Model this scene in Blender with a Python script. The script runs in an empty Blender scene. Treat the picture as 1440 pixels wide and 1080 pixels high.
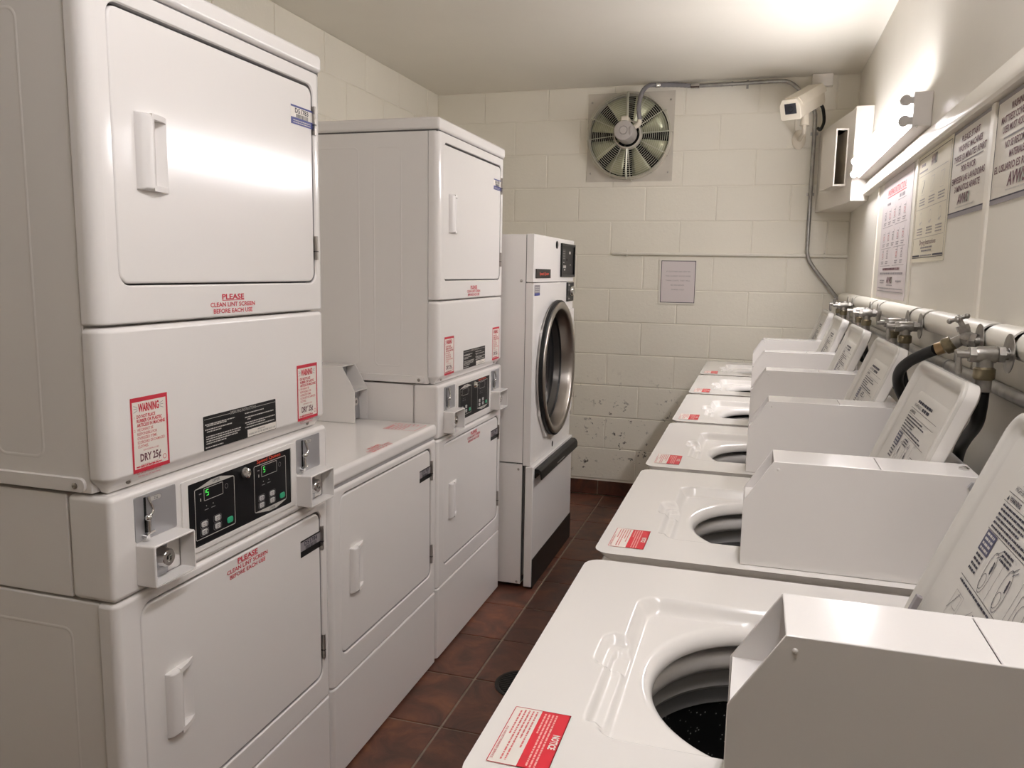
import bpy, math, random
from mathutils import Vector, Matrix

random.seed(7)
SC = bpy.context.scene
COL = SC.collection
PI = math.pi

# ------------------------------------------------------------------ camera
CAM_H = 1.355


def cam_rows():
    y, p, r = .294522, .139797, .0166390
    B = Matrix(((1, 0, 0), (0, 0, -1), (0, 1, 0)))
    Ry = Matrix(((math.cos(y), 0, math.sin(y)), (0, 1, 0), (-math.sin(y), 0, math.cos(y))))
    Rp = Matrix(((1, 0, 0), (0, math.cos(p), -math.sin(p)), (0, math.sin(p), math.cos(p))))
    Rr = Matrix(((math.cos(r), -math.sin(r), 0), (math.sin(r), math.cos(r), 0), (0, 0, 1)))
    return Rr @ Rp @ Ry @ B


cd = bpy.data.cameras.new('camera')
cam = bpy.data.objects.new('camera', cd)
COL.objects.link(cam)
Rw = cam_rows()
mw = Matrix.Identity(4)
for i in range(3):
    mw[i][0] = Rw[0][i]
    mw[i][1] = -Rw[1][i]
    mw[i][2] = -Rw[2][i]
mw[2][3] = CAM_H
cam.matrix_world = mw
cd.sensor_width = 36
cd.lens = 1121.764 / 1440 * 36
cd.clip_start = .02
SC.camera = cam

# ------------------------------------------------------------------ world, exposure
w = bpy.data.worlds.new('world')
SC.world = w
w.use_nodes = True
w.node_tree.nodes['Background'].inputs[0].default_value = (.02, .02, .02, 1)
w.node_tree.nodes['Background'].inputs[1].default_value = .2
SC.view_settings.view_transform = 'Standard'
SC.view_settings.look = 'None'
SC.view_settings.exposure = 0.12
SC.view_settings.gamma = 1
SC.view_settings.use_curve_mapping = False
TUBE = 50.0
TUBE2 = 61.0
SC.cycles.max_bounces = 12
SC.cycles.diffuse_bounces = 8
SC.cycles.caustics_reflective = False
SC.cycles.caustics_refractive = False
SC.cycles.sample_clamp_indirect = 4
SC.cycles.use_denoising = True

# ------------------------------------------------------------------ materials
MATS = {}


def mat(name, col, rough=.5, metal=0, spec=.5, coat=0, emit=None, estr=0, bump=0, bscale=200, var=0, vscale=4, vcol=None, trans=0, ior=1.45):
    m = bpy.data.materials.new(name)
    m.use_nodes = True
    nt = m.node_tree
    b = nt.nodes['Principled BSDF']
    b.inputs['Base Color'].default_value = (*col, 1)
    b.inputs['Roughness'].default_value = rough
    b.inputs['Metallic'].default_value = metal
    b.inputs['Specular IOR Level'].default_value = spec
    b.inputs['Coat Weight'].default_value = coat
    b.inputs['Coat Roughness'].default_value = .12
    b.inputs['Transmission Weight'].default_value = trans
    b.inputs['IOR'].default_value = ior
    if emit:
        b.inputs['Emission Color'].default_value = (*emit, 1)
        b.inputs['Emission Strength'].default_value = estr
    tc = nt.nodes.new('ShaderNodeTexCoord')
    if var:
        n = nt.nodes.new('ShaderNodeTexNoise')
        n.inputs['Scale'].default_value = vscale
        n.inputs['Detail'].default_value = 6
        nt.links.new(tc.outputs['Object'], n.inputs['Vector'])
        mx = nt.nodes.new('ShaderNodeMix')
        mx.data_type = 'RGBA'
        mx.inputs['A'].default_value = (*col, 1)
        vc = vcol or tuple(c * (1 - var) for c in col)
        mx.inputs['B'].default_value = (*vc, 1)
        rp = nt.nodes.new('ShaderNodeValToRGB')
        rp.color_ramp.elements[0].position = .35
        rp.color_ramp.elements[1].position = .7
        nt.links.new(n.outputs['Fac'], rp.inputs[0])
        nt.links.new(rp.outputs[0], mx.inputs['Factor'])
        nt.links.new(mx.outputs['Result'], b.inputs['Base Color'])
    if bump:
        n = nt.nodes.new('ShaderNodeTexNoise')
        n.inputs['Scale'].default_value = bscale
        n.inputs['Detail'].default_value = 4
        nt.links.new(tc.outputs['Object'], n.inputs['Vector'])
        bp = nt.nodes.new('ShaderNodeBump')
        bp.inputs['Strength'].default_value = bump
        bp.inputs['Distance'].default_value = .002
        nt.links.new(n.outputs['Fac'], bp.inputs['Height'])
        nt.links.new(bp.outputs['Normal'], b.inputs['Normal'])
    MATS[name] = m
    return m


M_EN = mat('white_enamel', (.80, .775, .755), .15, bump=.02, bscale=260)
M_ENT = mat('porcelain_white', (.79, .765, .735), .15)
M_PLW = mat('white_plastic', (.79, .765, .75), .32)
M_BOX = mat('coin_box_white', (.79, .765, .745), .13, bump=.03, bscale=300)
M_LID = mat('lid_grey_white', (.59, .57, .53), .28)
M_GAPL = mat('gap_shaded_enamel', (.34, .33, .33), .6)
M_GAP = mat('gap_dark', (.10, .095, .095), .8)
M_BLK = mat('black_plastic', (.009, .009, .009), .4, spec=.3)
M_BLK2 = mat('black_painted_metal', (.011, .010, .009), .35, spec=.3)
M_PANEL = mat('black_panel_film', (.006, .006, .007), .4, spec=.2)
M_RUB = mat('black_rubber', (.006, .006, .006), .45, spec=.3)
M_CHR = mat('chrome', (.72, .71, .70), .14, metal=1)
M_STE = mat('brushed_steel', (.42, .39, .36), .28, metal=1, bump=.03, bscale=60)
M_PLT = mat('grey_metal_plate', (.46, .46, .48), .4, metal=.6)
M_GALV = mat('galvanised_pipe', (.42, .41, .39), .4, metal=.8, var=.3, vscale=30)
M_ZINC = mat('dull_valve_metal', (.38, .36, .33), .38, metal=.85, var=.35, vscale=60)
M_BRS = mat('brass', (.25, .21, .135), .34, metal=.9, var=.3, vscale=70)
M_COP = mat('copper', (.36, .25, .14), .28, metal=.9)
M_LW = mat('label_white', (.78, .74, .68), .5)
M_PAP = mat('paper_lilac_white', (.66, .60, .60), .6)
M_CRM = mat('paper_cream', (.71, .66, .53), .55)
M_PW = mat('poster_white', (.72, .68, .61), .45)
M_RED = mat('label_red', (.50, .022, .045), .5)
M_REDB = mat('sticker_red', (.60, .018, .035), .4)
M_PINK = mat('faded_red_print', (.58, .14, .14), .5)
M_NAVY = mat('navy_ink', (.05, .05, .10), .5)
M_STK = mat('sticker_pale_print', (.80, .42, .38), .5)
M_INK = mat('dark_ink', (.030, .028, .045), .6)
M_MAR = mat('maroon_ink', (.13, .045, .06), .6)
M_GRYI = mat('grey_ink', (.28, .26, .27), .6)
M_LGRY = mat('light_grey_print', (.52, .50, .47), .5)
M_BLUE = mat('blue_band', (.05, .06, .22), .5)
M_BTN = mat('button_grey', (.56, .55, .54), .4)
M_GRN = mat('green_button', (.03, .36, .19), .35)
M_LED = mat('green_display', (.05, .5, .08), .4, emit=(.12, 1, .14), estr=.8)
M_ORG = mat('red_logo_print', (.62, .06, .03), .5)
M_GREENF = mat('grey_green_print', (.36, .40, .34), .6)
M_FIX = mat('fixture_white', (.74, .71, .69), .4)
M_SOCK = mat('socket_grey', (.55, .53, .52), .5)
M_TUBE = mat('lit_tube', (1, 1, 1), .4, emit=(1, .965, .985), estr=TUBE)
M_TUBE2 = mat('lit_tube_overhead', (1, 1, 1), .4, emit=(1, .965, .985), estr=TUBE2)
M_FANP = mat('fan_plate_grey', (.60, .56, .49), .45, var=.15, vscale=8)
M_BLADE = mat('fan_blade_metal', (.55, .56, .38), .35, metal=.35, var=.25, vscale=12)
M_WIRE = mat('fan_wire', (.62, .62, .52), .35, metal=.4)
M_MOT = mat('motor_grey', (.42, .39, .37), .4)
M_HOLE = mat('dark_opening', (.006, .006, .006), .9)
M_FLEX = mat('grey_flex_conduit', (.20, .19, .20), .5)
M_CAMW = mat('camera_beige', (.70, .64, .54), .4)
M_LENS = mat('camera_window', (.02, .02, .028), .08)
M_CAB = mat('cabinet_paint', (.74, .70, .64), .45)
M_OPENB = mat('tan_box_inside', (.46, .40, .30), .5)
M_TUBD = mat('tub_dark_grey', (.10, .098, .096), .4)
M_BASK = mat('basket_dark', (.025, .024, .024), .3, metal=.5)
M_TUBG = mat('tub_grey', (.30, .295, .29), .4)
M_GLASS = mat('door_glass', (.012, .012, .013), .05, spec=.5)
M_DRUM = mat('drum_metal', (.075, .07, .066), .3, metal=.8)
M_PVC = mat('pipe_cover_cream', (.76, .73, .655), .4)


def painted_sparkle(m):  # sparkles of the perforated steel painted into the colour as pale dots
    nt = m.node_tree
    b = nt.nodes['Principled BSDF']
    tc = nt.nodes.new('ShaderNodeTexCoord')
    v = nt.nodes.new('ShaderNodeTexVoronoi')
    v.inputs['Scale'].default_value = 130
    nt.links.new(tc.outputs['Object'], v.inputs['Vector'])
    r = nt.nodes.new('ShaderNodeValToRGB')
    r.color_ramp.elements[0].position = .0
    r.color_ramp.elements[0].color = (.75, .73, .70, 1)
    r.color_ramp.elements[1].position = .20
    r.color_ramp.elements[1].color = (.006, .006, .006, 1)
    nt.links.new(v.outputs['Distance'], r.inputs[0])
    nt.links.new(r.outputs[0], b.inputs['Base Color'])


M_BOT = mat('basket_bottom', (.01, .01, .01), .5)
painted_sparkle(M_BOT)


def wall_paint(name, col, bump=.35, scale=55, chips=False, fine=420, rough=.55):
    m = mat(name, col, rough)
    nt = m.node_tree
    b = nt.nodes['Principled BSDF']
    g = nt.nodes.new('ShaderNodeNewGeometry')
    n = nt.nodes.new('ShaderNodeTexNoise')
    n.inputs['Scale'].default_value = scale
    n.inputs['Detail'].default_value = 8
    n.inputs['Roughness'].default_value = .65
    nt.links.new(g.outputs['Position'], n.inputs['Vector'])
    bp = nt.nodes.new('ShaderNodeBump')
    bp.inputs['Strength'].default_value = bump
    bp.inputs['Distance'].default_value = .004
    nt.links.new(n.outputs['Fac'], bp.inputs['Height'])
    nt.links.new(bp.outputs['Normal'], b.inputs['Normal'])
    n2 = nt.nodes.new('ShaderNodeTexNoise')
    n2.inputs['Scale'].default_value = 2.2
    n2.inputs['Detail'].default_value = 5
    nt.links.new(g.outputs['Position'], n2.inputs['Vector'])
    mx = nt.nodes.new('ShaderNodeMix')
    mx.data_type = 'RGBA'
    mx.inputs['A'].default_value = (*[c * .93 for c in col], 1)
    mx.inputs['B'].default_value = (*[min(1, c * 1.05) for c in col], 1)
    nt.links.new(n2.outputs['Fac'], mx.inputs['Factor'])
    out = mx.outputs['Result']
    if chips:
        n3 = nt.nodes.new('ShaderNodeTexNoise')
        n3.inputs['Scale'].default_value = 26
        n3.inputs['Detail'].default_value = 5
        n3.inputs['Roughness'].default_value = .7
        nt.links.new(g.outputs['Position'], n3.inputs['Vector'])
        r = nt.nodes.new('ShaderNodeValToRGB')
        r.color_ramp.elements[0].position = .595
        r.color_ramp.elements[0].color = (0, 0, 0, 1)
        r.color_ramp.elements[1].position = .635
        r.color_ramp.elements[1].color = (1, 1, 1, 1)
        nt.links.new(n3.outputs['Fac'], r.inputs[0])
        sx = nt.nodes.new('ShaderNodeSeparateXYZ')
        nt.links.new(g.outputs['Position'], sx.inputs[0])
        mr = nt.nodes.new('ShaderNodeMapRange')
        mr.inputs['From Min'].default_value = .80
        mr.inputs['From Max'].default_value = .45
        nt.links.new(sx.outputs['Z'], mr.inputs['Value'])
        mu = nt.nodes.new('ShaderNodeMath')
        mu.operation = 'MULTIPLY'
        nt.links.new(r.outputs[0], mu.inputs[0])
        n4 = nt.nodes.new('ShaderNodeTexNoise')
        n4.inputs['Scale'].default_value = 5
        n4.inputs['Detail'].default_value = 2
        nt.links.new(g.outputs['Position'], n4.inputs['Vector'])
        r4 = nt.nodes.new('ShaderNodeMapRange')
        r4.inputs['From Min'].default_value = .46
        r4.inputs['From Max'].default_value = .56
        nt.links.new(n4.outputs['Fac'], r4.inputs['Value'])
        mu2 = nt.nodes.new('ShaderNodeMath')
        mu2.operation = 'MULTIPLY'
        nt.links.new(mr.outputs[0], mu2.inputs[0])
        nt.links.new(r4.outputs[0], mu2.inputs[1])
        nt.links.new(mu2.outputs[0], mu.inputs[1])
        mx2 = nt.nodes.new('ShaderNodeMix')
        mx2.data_type = 'RGBA'
        nt.links.new(mu.outputs[0], mx2.inputs['Factor'])
        nt.links.new(out, mx2.inputs['A'])
        mx2.inputs['B'].default_value = (.10, .09, .08, 1)
        out = mx2.outputs['Result']
    nt.links.new(out, b.inputs['Base Color'])
    return m


M_WALL = wall_paint('painted_block', (.79, .755, .665), .4, chips=True)
M_WALLR = wall_paint('painted_smooth_wall', (.78, .75, .68), .12, 90, rough=.4)
M_PANW = wall_paint('wall_panel_paint', (.77, .74, .665), .08, 120, rough=.42)
M_CEIL = wall_paint('ceiling_paint', (.74, .71, .64), .15, 40, rough=.5)
M_TRIMW = wall_paint('trim_paint', (.78, .74, .66), .05, 90, rough=.3)


def tile_mat(name, dark):
    m = mat(name, (.1, .04, .025), .42)
    nt = m.node_tree
    b = nt.nodes['Principled BSDF']
    g = nt.nodes.new('ShaderNodeNewGeometry')
    n = nt.nodes.new('ShaderNodeTexNoise')
    n.inputs['Scale'].default_value = 8
    n.inputs['Detail'].default_value = 9
    n.inputs['Roughness'].default_value = .62
    n.inputs['Distortion'].default_value = .8
    nt.links.new(g.outputs['Position'], n.inputs['Vector'])
    r = nt.nodes.new('ShaderNodeValToRGB')
    e = r.color_ramp.elements
    k = dark
    e[0].position = .30
    e[0].color = (.052 * k, .030 * k, .022 * k, 1)
    e[1].position = .75
    e[1].color = (.25 * k, .098 * k, .045 * k, 1)
    x = r.color_ramp.elements.new(.52)
    x.color = (.135 * k, .052 * k, .033 * k, 1)
    nt.links.new(n.outputs['Fac'], r.inputs[0])
    nt.links.new(r.outputs[0], b.inputs['Base Color'])
    bp = nt.nodes.new('ShaderNodeBump')
    bp.inputs['Strength'].default_value = .3
    bp.inputs['Distance'].default_value = .004
    nt.links.new(n.outputs['Fac'], bp.inputs['Height'])
    nt.links.new(bp.outputs['Normal'], b.inputs['Normal'])
    return m


M_TILES = [tile_mat('slate_tile_red', 1.0), tile_mat('slate_tile_brown', .78), tile_mat('slate_tile_dark', .6)]
M_GROUT = mat('grout', (.25, .205, .16), .8, var=.3, vscale=40)

# ------------------------------------------------------------------ text
_txt = {}
_cap = [None]


def text_geo(s, bold=0.0):
    key = (s, bold)
    if key in _txt:
        return _txt[key]
    cu = bpy.data.curves.new('t', 'FONT')
    cu.body = s
    cu.size = 1
    cu.resolution_u = 2
    cu.offset = bold
    o = bpy.data.objects.new('t', cu)
    COL.objects.link(o)
    dg = bpy.context.evaluated_depsgraph_get()
    me = o.evaluated_get(dg).to_mesh()
    vs = [(v.co.x, v.co.y) for v in me.vertices]
    fs = [tuple(p.vertices) for p in me.polygons]
    o.evaluated_get(dg).to_mesh_clear()
    bpy.data.objects.remove(o)
    bpy.data.curves.remove(cu)
    if _cap[0] is None:
        _cap[0] = 1
        hv, _, _ = text_geo('H')
        _cap[0] = max(v[1] for v in hv) - min(v[1] for v in hv)
        _txt.clear()
    k = 1 / _cap[0]
    if vs:
        x0 = min(v[0] for v in vs)
        vs = [((v[0] - x0) * k, v[1] * k) for v in vs]
        wd = max(v[0] for v in vs)
    else:
        wd = 0
    _txt[key] = (vs, fs, wd)
    return _txt[key]


# ------------------------------------------------------------------ mesh builder
def rr(u0, u1, v0, v1, r, seg=6):
    """rounded rectangle outline, counter-clockwise, 4*(seg+1) points"""
    r = max(1e-5, min(r, (u1 - u0) / 2 - 1e-5, (v1 - v0) / 2 - 1e-5))
    out = []
    for cx, cy, a0 in ((u1 - r, v1 - r, 0), (u0 + r, v1 - r, 90), (u0 + r, v0 + r, 180), (u1 - r, v0 + r, 270)):
        for k in range(seg + 1):
            a = math.radians(a0 + 90 * k / seg)
            out.append((cx + r * math.cos(a), cy + r * math.sin(a)))
    return out


X, Y, Z = Vector((1, 0, 0)), Vector((0, 1, 0)), Vector((0, 0, 1))


class Frame:
    def __init__(s, O, U, V):
        s.O, s.U, s.V = Vector(O), Vector(U).normalized(), Vector(V).normalized()
        s.N = s.U.cross(s.V)

    def p(s, u, v, n=0):
        return s.O + s.U * u + s.V * v + s.N * n


FX = Frame((0, 0, 0), Y, Z)     # faces +x : u=y v=z


class MB:
    def __init__(s):
        s.v, s.f, s.m, s.mats = [], [], [], []

    def mi(s, m):
        if m not in s.mats:
            s.mats.append(m)
        return s.mats.index(m)

    def add(s, vs, fs, m):
        b = len(s.v)
        s.v += [tuple(v) for v in vs]
        k = s.mi(m)
        for f in fs:
            s.f.append(tuple(b + i for i in f))
            s.m.append(k)
        return s

    def box(s, x0, x1, y0, y1, z0, z1, m):
        vs = [(x, y, z) for x in (x0, x1) for y in (y0, y1) for z in (z0, z1)]
        return s.add(vs, [(0, 1, 3, 2), (4, 6, 7, 5), (0, 4, 5, 1), (2, 3, 7, 6), (0, 2, 6, 4), (1, 5, 7, 3)], m)

    def fbox(s, F, u0, u1, v0, v1, n0, n1, m):
        return s.prism(F, [(u0, v0), (u1, v0), (u1, v1), (u0, v1)], n0, n1, m)

    def prism(s, F, pts, n0, n1, m):
        k = len(pts)
        vs = [F.p(u, v, n0) for u, v in pts] + [F.p(u, v, n1) for u, v in pts]
        fs = [tuple(range(k))[::-1], tuple(range(k, 2 * k))]
        fs += [(i, (i + 1) % k, k + (i + 1) % k, k + i) for i in range(k)]
        return s.add(vs, fs, m)

    def loops(s, F, L, m, cap0=False, cap1=False):
        """L: list of (pts, n); bridges successive loops"""
        k = len(L[0][0])
        vs, fs = [], []
        for pts, n in L:
            nn = n if isinstance(n, (list, tuple)) else [n] * k
            vs += [F.p(u, v, q) for (u, v), q in zip(pts, nn)]
        for j in range(len(L) - 1):
            a, b = j * k, (j + 1) * k
            fs += [(a + i, a + (i + 1) % k, b + (i + 1) % k, b + i) for i in range(k)]
        if cap0:
            fs.append(tuple(range(k))[::-1])
        if cap1:
            fs.append(tuple(range((len(L) - 1) * k, len(L) * k)))
        return s.add(vs, fs, m)

    def plate(s, F, u0, u1, v0, v1, r, n0, n1, m, bev=0, seg=6):
        L = [(rr(u0, u1, v0, v1, r, seg), n0)]
        if bev:
            L.append((rr(u0, u1, v0, v1, r, seg), n1 - bev))
            for k in (1, 2, 3):
                a = PI / 2 * k / 3
                d = bev * (1 - math.cos(a))
                L.append((rr(u0 + d, u1 - d, v0 + d, v1 - d, max(r - d, 1e-4), seg), n1 - bev + bev * math.sin(a)))
        else:
            L.append((rr(u0, u1, v0, v1, r, seg), n1))
        return s.loops(F, L, m, True, True)

    def ringplate(s, F, o, i, n0, n1, m):
        return s.loops(F, [(i, n0), (o, n0), (o, n1), (i, n1), (i, n0)], m)

    def lathe(s, F, prof, m, seg=32, c=(0, 0), sc=(1, 1), cap0=False, cap1=False):
        L = []
        for r, n in prof:
            L.append(([(c[0] + r * sc[0] * math.cos(2 * PI * k / seg), c[1] + r * sc[1] * math.sin(2 * PI * k / seg)) for k in range(seg)], n))
        return s.loops(F, L, m, cap0, cap1)

    def tube(s, pts, r, m, seg=10, caps=True):
        pts = [Vector(p) for p in pts]
        n = len(pts)
        t0 = (pts[1] - pts[0]).normalized()
        a = Vector((0, 0, 1)) if abs(t0.z) < .9 else Vector((1, 0, 0))
        u = t0.cross(a).normalized()
        vs, fs = [], []
        for i, p in enumerate(pts):
            t = ((pts[min(i + 1, n - 1)] - pts[i]).normalized() + (pts[i] - pts[max(i - 1, 0)]).normalized())
            t = t.normalized() if t.length > 1e-6 else t0
            u = (u - t * u.dot(t)).normalized()
            v = t.cross(u)
            ri = r[i] if isinstance(r, (list, tuple)) else r
            for k in range(seg):
                an = 2 * PI * k / seg
                vs.append(p + u * (ri * math.cos(an)) + v * (ri * math.sin(an)))
        for i in range(n - 1):
            for k in range(seg):
                fs.append((i * seg + k, i * seg + (k + 1) % seg, (i + 1) * seg + (k + 1) % seg, (i + 1) * seg + k))
        if caps:
            fs.append(tuple(range(seg))[::-1])
            fs.append(tuple(range((n - 1) * seg, n * seg)))
        return s.add(vs, fs, m)

    def sphere(s, c, r, m, seg=12, ring=7, sc=(1, 1, 1)):
        vs, fs = [], []
        for j in range(ring + 1):
            th = PI * j / ring
            for k in range(seg):
                a = 2 * PI * k / seg
                vs.append((c[0] + r * sc[0] * math.sin(th) * math.cos(a), c[1] + r * sc[1] * math.sin(th) * math.sin(a), c[2] + r * sc[2] * math.cos(th)))
        for j in range(ring):
            for k in range(seg):
                fs.append((j * seg + k, (j + 1) * seg + k, (j + 1) * seg + (k + 1) % seg, j * seg + (k + 1) % seg))
        return s.add(vs, fs, m)

    # flat print
    def rect(s, F, u0, u1, v0, v1, m, lv=1):
        n = lv * .00025
        return s.add([F.p(u0, v0, n), F.p(u1, v0, n), F.p(u1, v1, n), F.p(u0, v1, n)], [(0, 1, 2, 3)], m)

    def poly(s, F, pts, m, lv=1):
        return s.add([F.p(u, v, lv * .00025) for u, v in pts], [tuple(range(len(pts)))], m)

    def frame(s, F, u0, u1, v0, v1, t, m, lv=1, r=.001):
        n = lv * .00025
        return s.loops(F, [(rr(u0, u1, v0, v1, r, 4), n), (rr(u0 + t, u1 - t, v0 + t, v1 - t, max(r - t, 1e-4), 4), n)], m)

    def line(s, F, a, b, t, m, lv=1):
        a, b = Vector(a), Vector(b)
        d = (b - a).normalized()
        q = Vector((-d.y, d.x)) * t / 2
        return s.poly(F, [a - q, b - q, b + q, a + q], m, lv)

    def oval(s, F, c, a, b, t, m, lv=1, rot=0, seg=20):
        cs, sn = math.cos(rot), math.sin(rot)

        def pt(k, aa, bb):
            x, y = aa * math.cos(2 * PI * k / seg), bb * math.sin(2 * PI * k / seg)
            return (c[0] + x * cs - y * sn, c[1] + x * sn + y * cs)
        n = lv * .00025
        return s.loops(F, [([pt(k, a, b) for k in range(seg)], n), ([pt(k, a - t, b - t) for k in range(seg)], n)], m)

    def text(s, F, st, u, v, h, m, al='c', lv=2, wd=None, bold=0.0, shear=0):
        vs, fs, W = text_geo(st, bold)
        if not W:
            return s
        kx = h if wd is None else wd / W
        off = {'l': 0, 'c': -W * kx / 2, 'r': -W * kx}[al]
        return s.add([F.p(u + off + x * kx + shear * y * h, v + y * h, lv * .00025) for x, y in vs], fs, m)

    def words(s, F, u0, u1, v, h, m, lv=2, rnd=None):
        """unreadably small print: a row of word-length strokes"""
        rnd = rnd or random
        u = u0
        while u < u1 - h * .6:
            L = min(u1 - u, h * rnd.uniform(1.0, 4.2))
            s.rect(F, u, u + L, v, v + h, m, lv)
            u += L + h * .55
        return s


def obj(name, mb, parent=None, smooth=35, bevel=0, seg=2, loc=None):
    me = bpy.data.meshes.new(name)
    me.from_pydata(mb.v, [], mb.f)
    for m in mb.mats:
        me.materials.append(m)
    me.polygons.foreach_set('material_index', mb.m)
    if smooth:
        me.polygons.foreach_set('use_smooth', [True] * len(mb.f))
        me.set_sharp_from_angle(angle=math.radians(smooth))
    me.update()
    o = bpy.data.objects.new(name, me)
    COL.objects.link(o)
    if parent:
        o.parent = parent
    if loc:
        o.location = loc
    if smooth and not bevel and len(mb.f) > 6:
        wn = o.modifiers.new('normals', 'WEIGHTED_NORMAL')
        wn.keep_sharp = True
        wn.weight = 100
    if bevel:
        b = o.modifiers.new('bevel', 'BEVEL')
        b.width = bevel
        b.segments = seg
        b.limit_method = 'ANGLE'
        b.angle_limit = math.radians(40)
        b.harden_normals = True
        b.use_clamp_overlap = True
    return o


def inst(name, src, parent=None, loc=(0, 0, 0)):
    o = src.copy()
    o.name = name
    COL.objects.link(o)
    o.parent = parent
    o.location = loc
    return o


def tag(o, label, cat, group=None):
    o['label'] = label
    o['category'] = cat
    if group:
        o['group'] = group
    return o


def thing(name, label, cat, loc=(0, 0, 0), rz=0, group=None):
    o = bpy.data.objects.new(name, None)
    COL.objects.link(o)
    o.empty_display_size = .1
    o.location = loc
    o.rotation_euler = (0, 0, rz)
    return tag(o, label, cat, group)


def dup(root, loc, label):
    r = root.copy()
    COL.objects.link(r)
    r.location = loc
    r['label'] = label
    for ch in list(root.children):
        c = ch.copy()
        COL.objects.link(c)
        c.parent = r
        for g in list(ch.children):
            d = g.copy()
            COL.objects.link(d)
            d.parent = c
    return r


def struct(name, mb, parent=None, **k):
    o = obj(name, mb, parent, **k)
    if parent is None:
        o['kind'] = 'structure'
    return o


def catmull(pts, n=8):
    P = [Vector(p) for p in pts]
    P = [P[0] * 2 - P[1]] + P + [P[-1] * 2 - P[-2]]
    out = []
    for i in range(1, len(P) - 2):
        for k in range(n):
            t = k / n
            a, b, c, d = P[i - 1], P[i], P[i + 1], P[i + 2]
            out.append(.5 * ((2 * b) + (c - a) * t + (2 * a - 5 * b + 4 * c - d) * t * t + (3 * b - a - 3 * c + d) * t ** 3))
    out.append(P[-2])
    return out


# ------------------------------------------------------------------ room shell
XL, XR, YB, YF, ZC = -1.945, .462, 4.746, -1.75, 2.424
o = struct('floor', MB().box(XL - .1, XR + .1, YF - .1, YB + .1, -.12, -.004, M_GROUT), smooth=0)
TP = .302
tile_src = {}


def tile(parent, x0, x1, y0, y1, k):
    key = (round(x1 - x0, 3), round(y1 - y0, 3), k)
    if key not in tile_src:
        g = .0035
        a, b = (x1 - x0) / 2 - g, (y1 - y0) / 2 - g
        F = Frame((0, 0, 0), X, Y)
        t = obj('tile', MB().plate(F, -a, a, -b, b, .003, -.006, 0, M_TILES[k], bev=.0025, seg=2), parent)
        tile_src[key] = t
    else:
        t = inst('tile', tile_src[key], parent)
    t.location = ((x0 + x1) / 2, (y0 + y1) / 2, random.uniform(-.0008, .0006))


rt = random.Random(3)
xs = [-.835 + TP * k for k in range(-1, 3)]
ys = [2.375 + TP * k for k in range(-11, 9)]
kinds = {}
for i in range(-1, 3):
    for j in range(-12, 9):
        x0 = -.835 + TP * i
        y0 = 2.375 + TP * j
        y1 = min(y0 + TP, YB - .012)
        if y1 - y0 < .05:
            continue
        if i == -1:
            k = rt.choice((0, 0, 0, 1))
        else:
            k = rt.choice((1, 2, 1, 2))
        if y0 > 3.1:
            k = max(k, 1)
        tile(o, x0, x0 + TP, y0, y1, k)

# floor drain (thing set in the aisle)
t = thing('floor_drain', 'round black floor drain in the tiled aisle beside the washers', 'drain', (-.668, 2.385, .0015))
F = Frame((0, 0, 0), X, Y)
obj('rim', MB().lathe(F, [(.094, 0), (.094, .003), (.086, .004), (.080, .001), (.080, -.001)], M_BLK2, 36), t)
m = MB().lathe(F, [(.080, .0004), (.001, .0004)], M_HOLE, 36)
obj('sump', m, t)
m = MB()
for k in range(-6, 7):
    hw = math.sqrt(max(0, .079 ** 2 - (k * .0115) ** 2))
    m.box(-hw, hw, k * .0115 - .003, k * .0115 + .003, .0006, .0026, M_BLK2)
obj('grate', m, t)

# back wall: base + blocks
wb = struct('wall_back', MB().box(XL - .1, XR + .1, YB + .004, YB + .12, -.01, ZC + .02, M_WALL), smooth=0)
BL, BH = .398, .1955
blk = {}


def block(parent, F, u0, u1, v0, v1, name='block'):
    key = (id(parent), round(u1 - u0, 3), round(v1 - v0, 3))
    if key not in blk:
        g = .0022
        a, b = (u1 - u0) / 2 - g, (v1 - v0) / 2 - g
        F0 = Frame((0, 0, 0), F.U, F.V)
        s = obj(name, MB().plate(F0, -a, a, -b, b, .004, -.010, .004, M_WALL, bev=.004, seg=2), parent)
        blk[key] = s
    else:
        s = inst(name, blk[key], parent)
    s.location = F.p((u0 + u1) / 2, (v0 + v1) / 2, random.uniform(-.0012, .0008) - .004)


F = Frame((0, YB, 0), X, Z)
zj = [.098, .293, .488, .683, .873, 1.067, 1.263, 1.462, 1.658, 1.853, 2.048, 2.243, ZC]
jx = [-.845 if k % 2 else -1.044 for k in range(12)]
for r in range(12):
    # vertical joints alternate: course 1.072-1.263 has one at x=-.845 (row 5)
    off = -.845 if r % 2 == 1 else -1.047
    k = math.floor((XL - off) / BL)
    while True:
        u0, u1 = off + k * BL, off + (k + 1) * BL
        k += 1
        if u0 > XR - .01:
            break
        u0, u1 = max(u0, XL + .003), min(u1, XR - .003)
        if u1 - u0 < .02:
            continue
        block(wb, F, u0, u1, zj[r], zj[r + 1])

# baseboard of dark tile on the back wall
bb = struct('baseboard_back', MB().box(-1.6, XR - .05, YB - .004, YB + .003, 0, .088, M_GROUT), smooth=0)
for k in range(-3, 5):
    u0, u1 = -.875 + TP * k, -.875 + TP * (k + 1)
    if u1 > XR - .05:
        continue
    FB = Frame((0, YB - .004, 0), X, Z)
    t = obj('tile', MB().plate(FB, u0 + .003, u1 - .003, .003, .090, .003, 0, .006, M_TILES[2], bev=.002, seg=2), bb)

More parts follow.
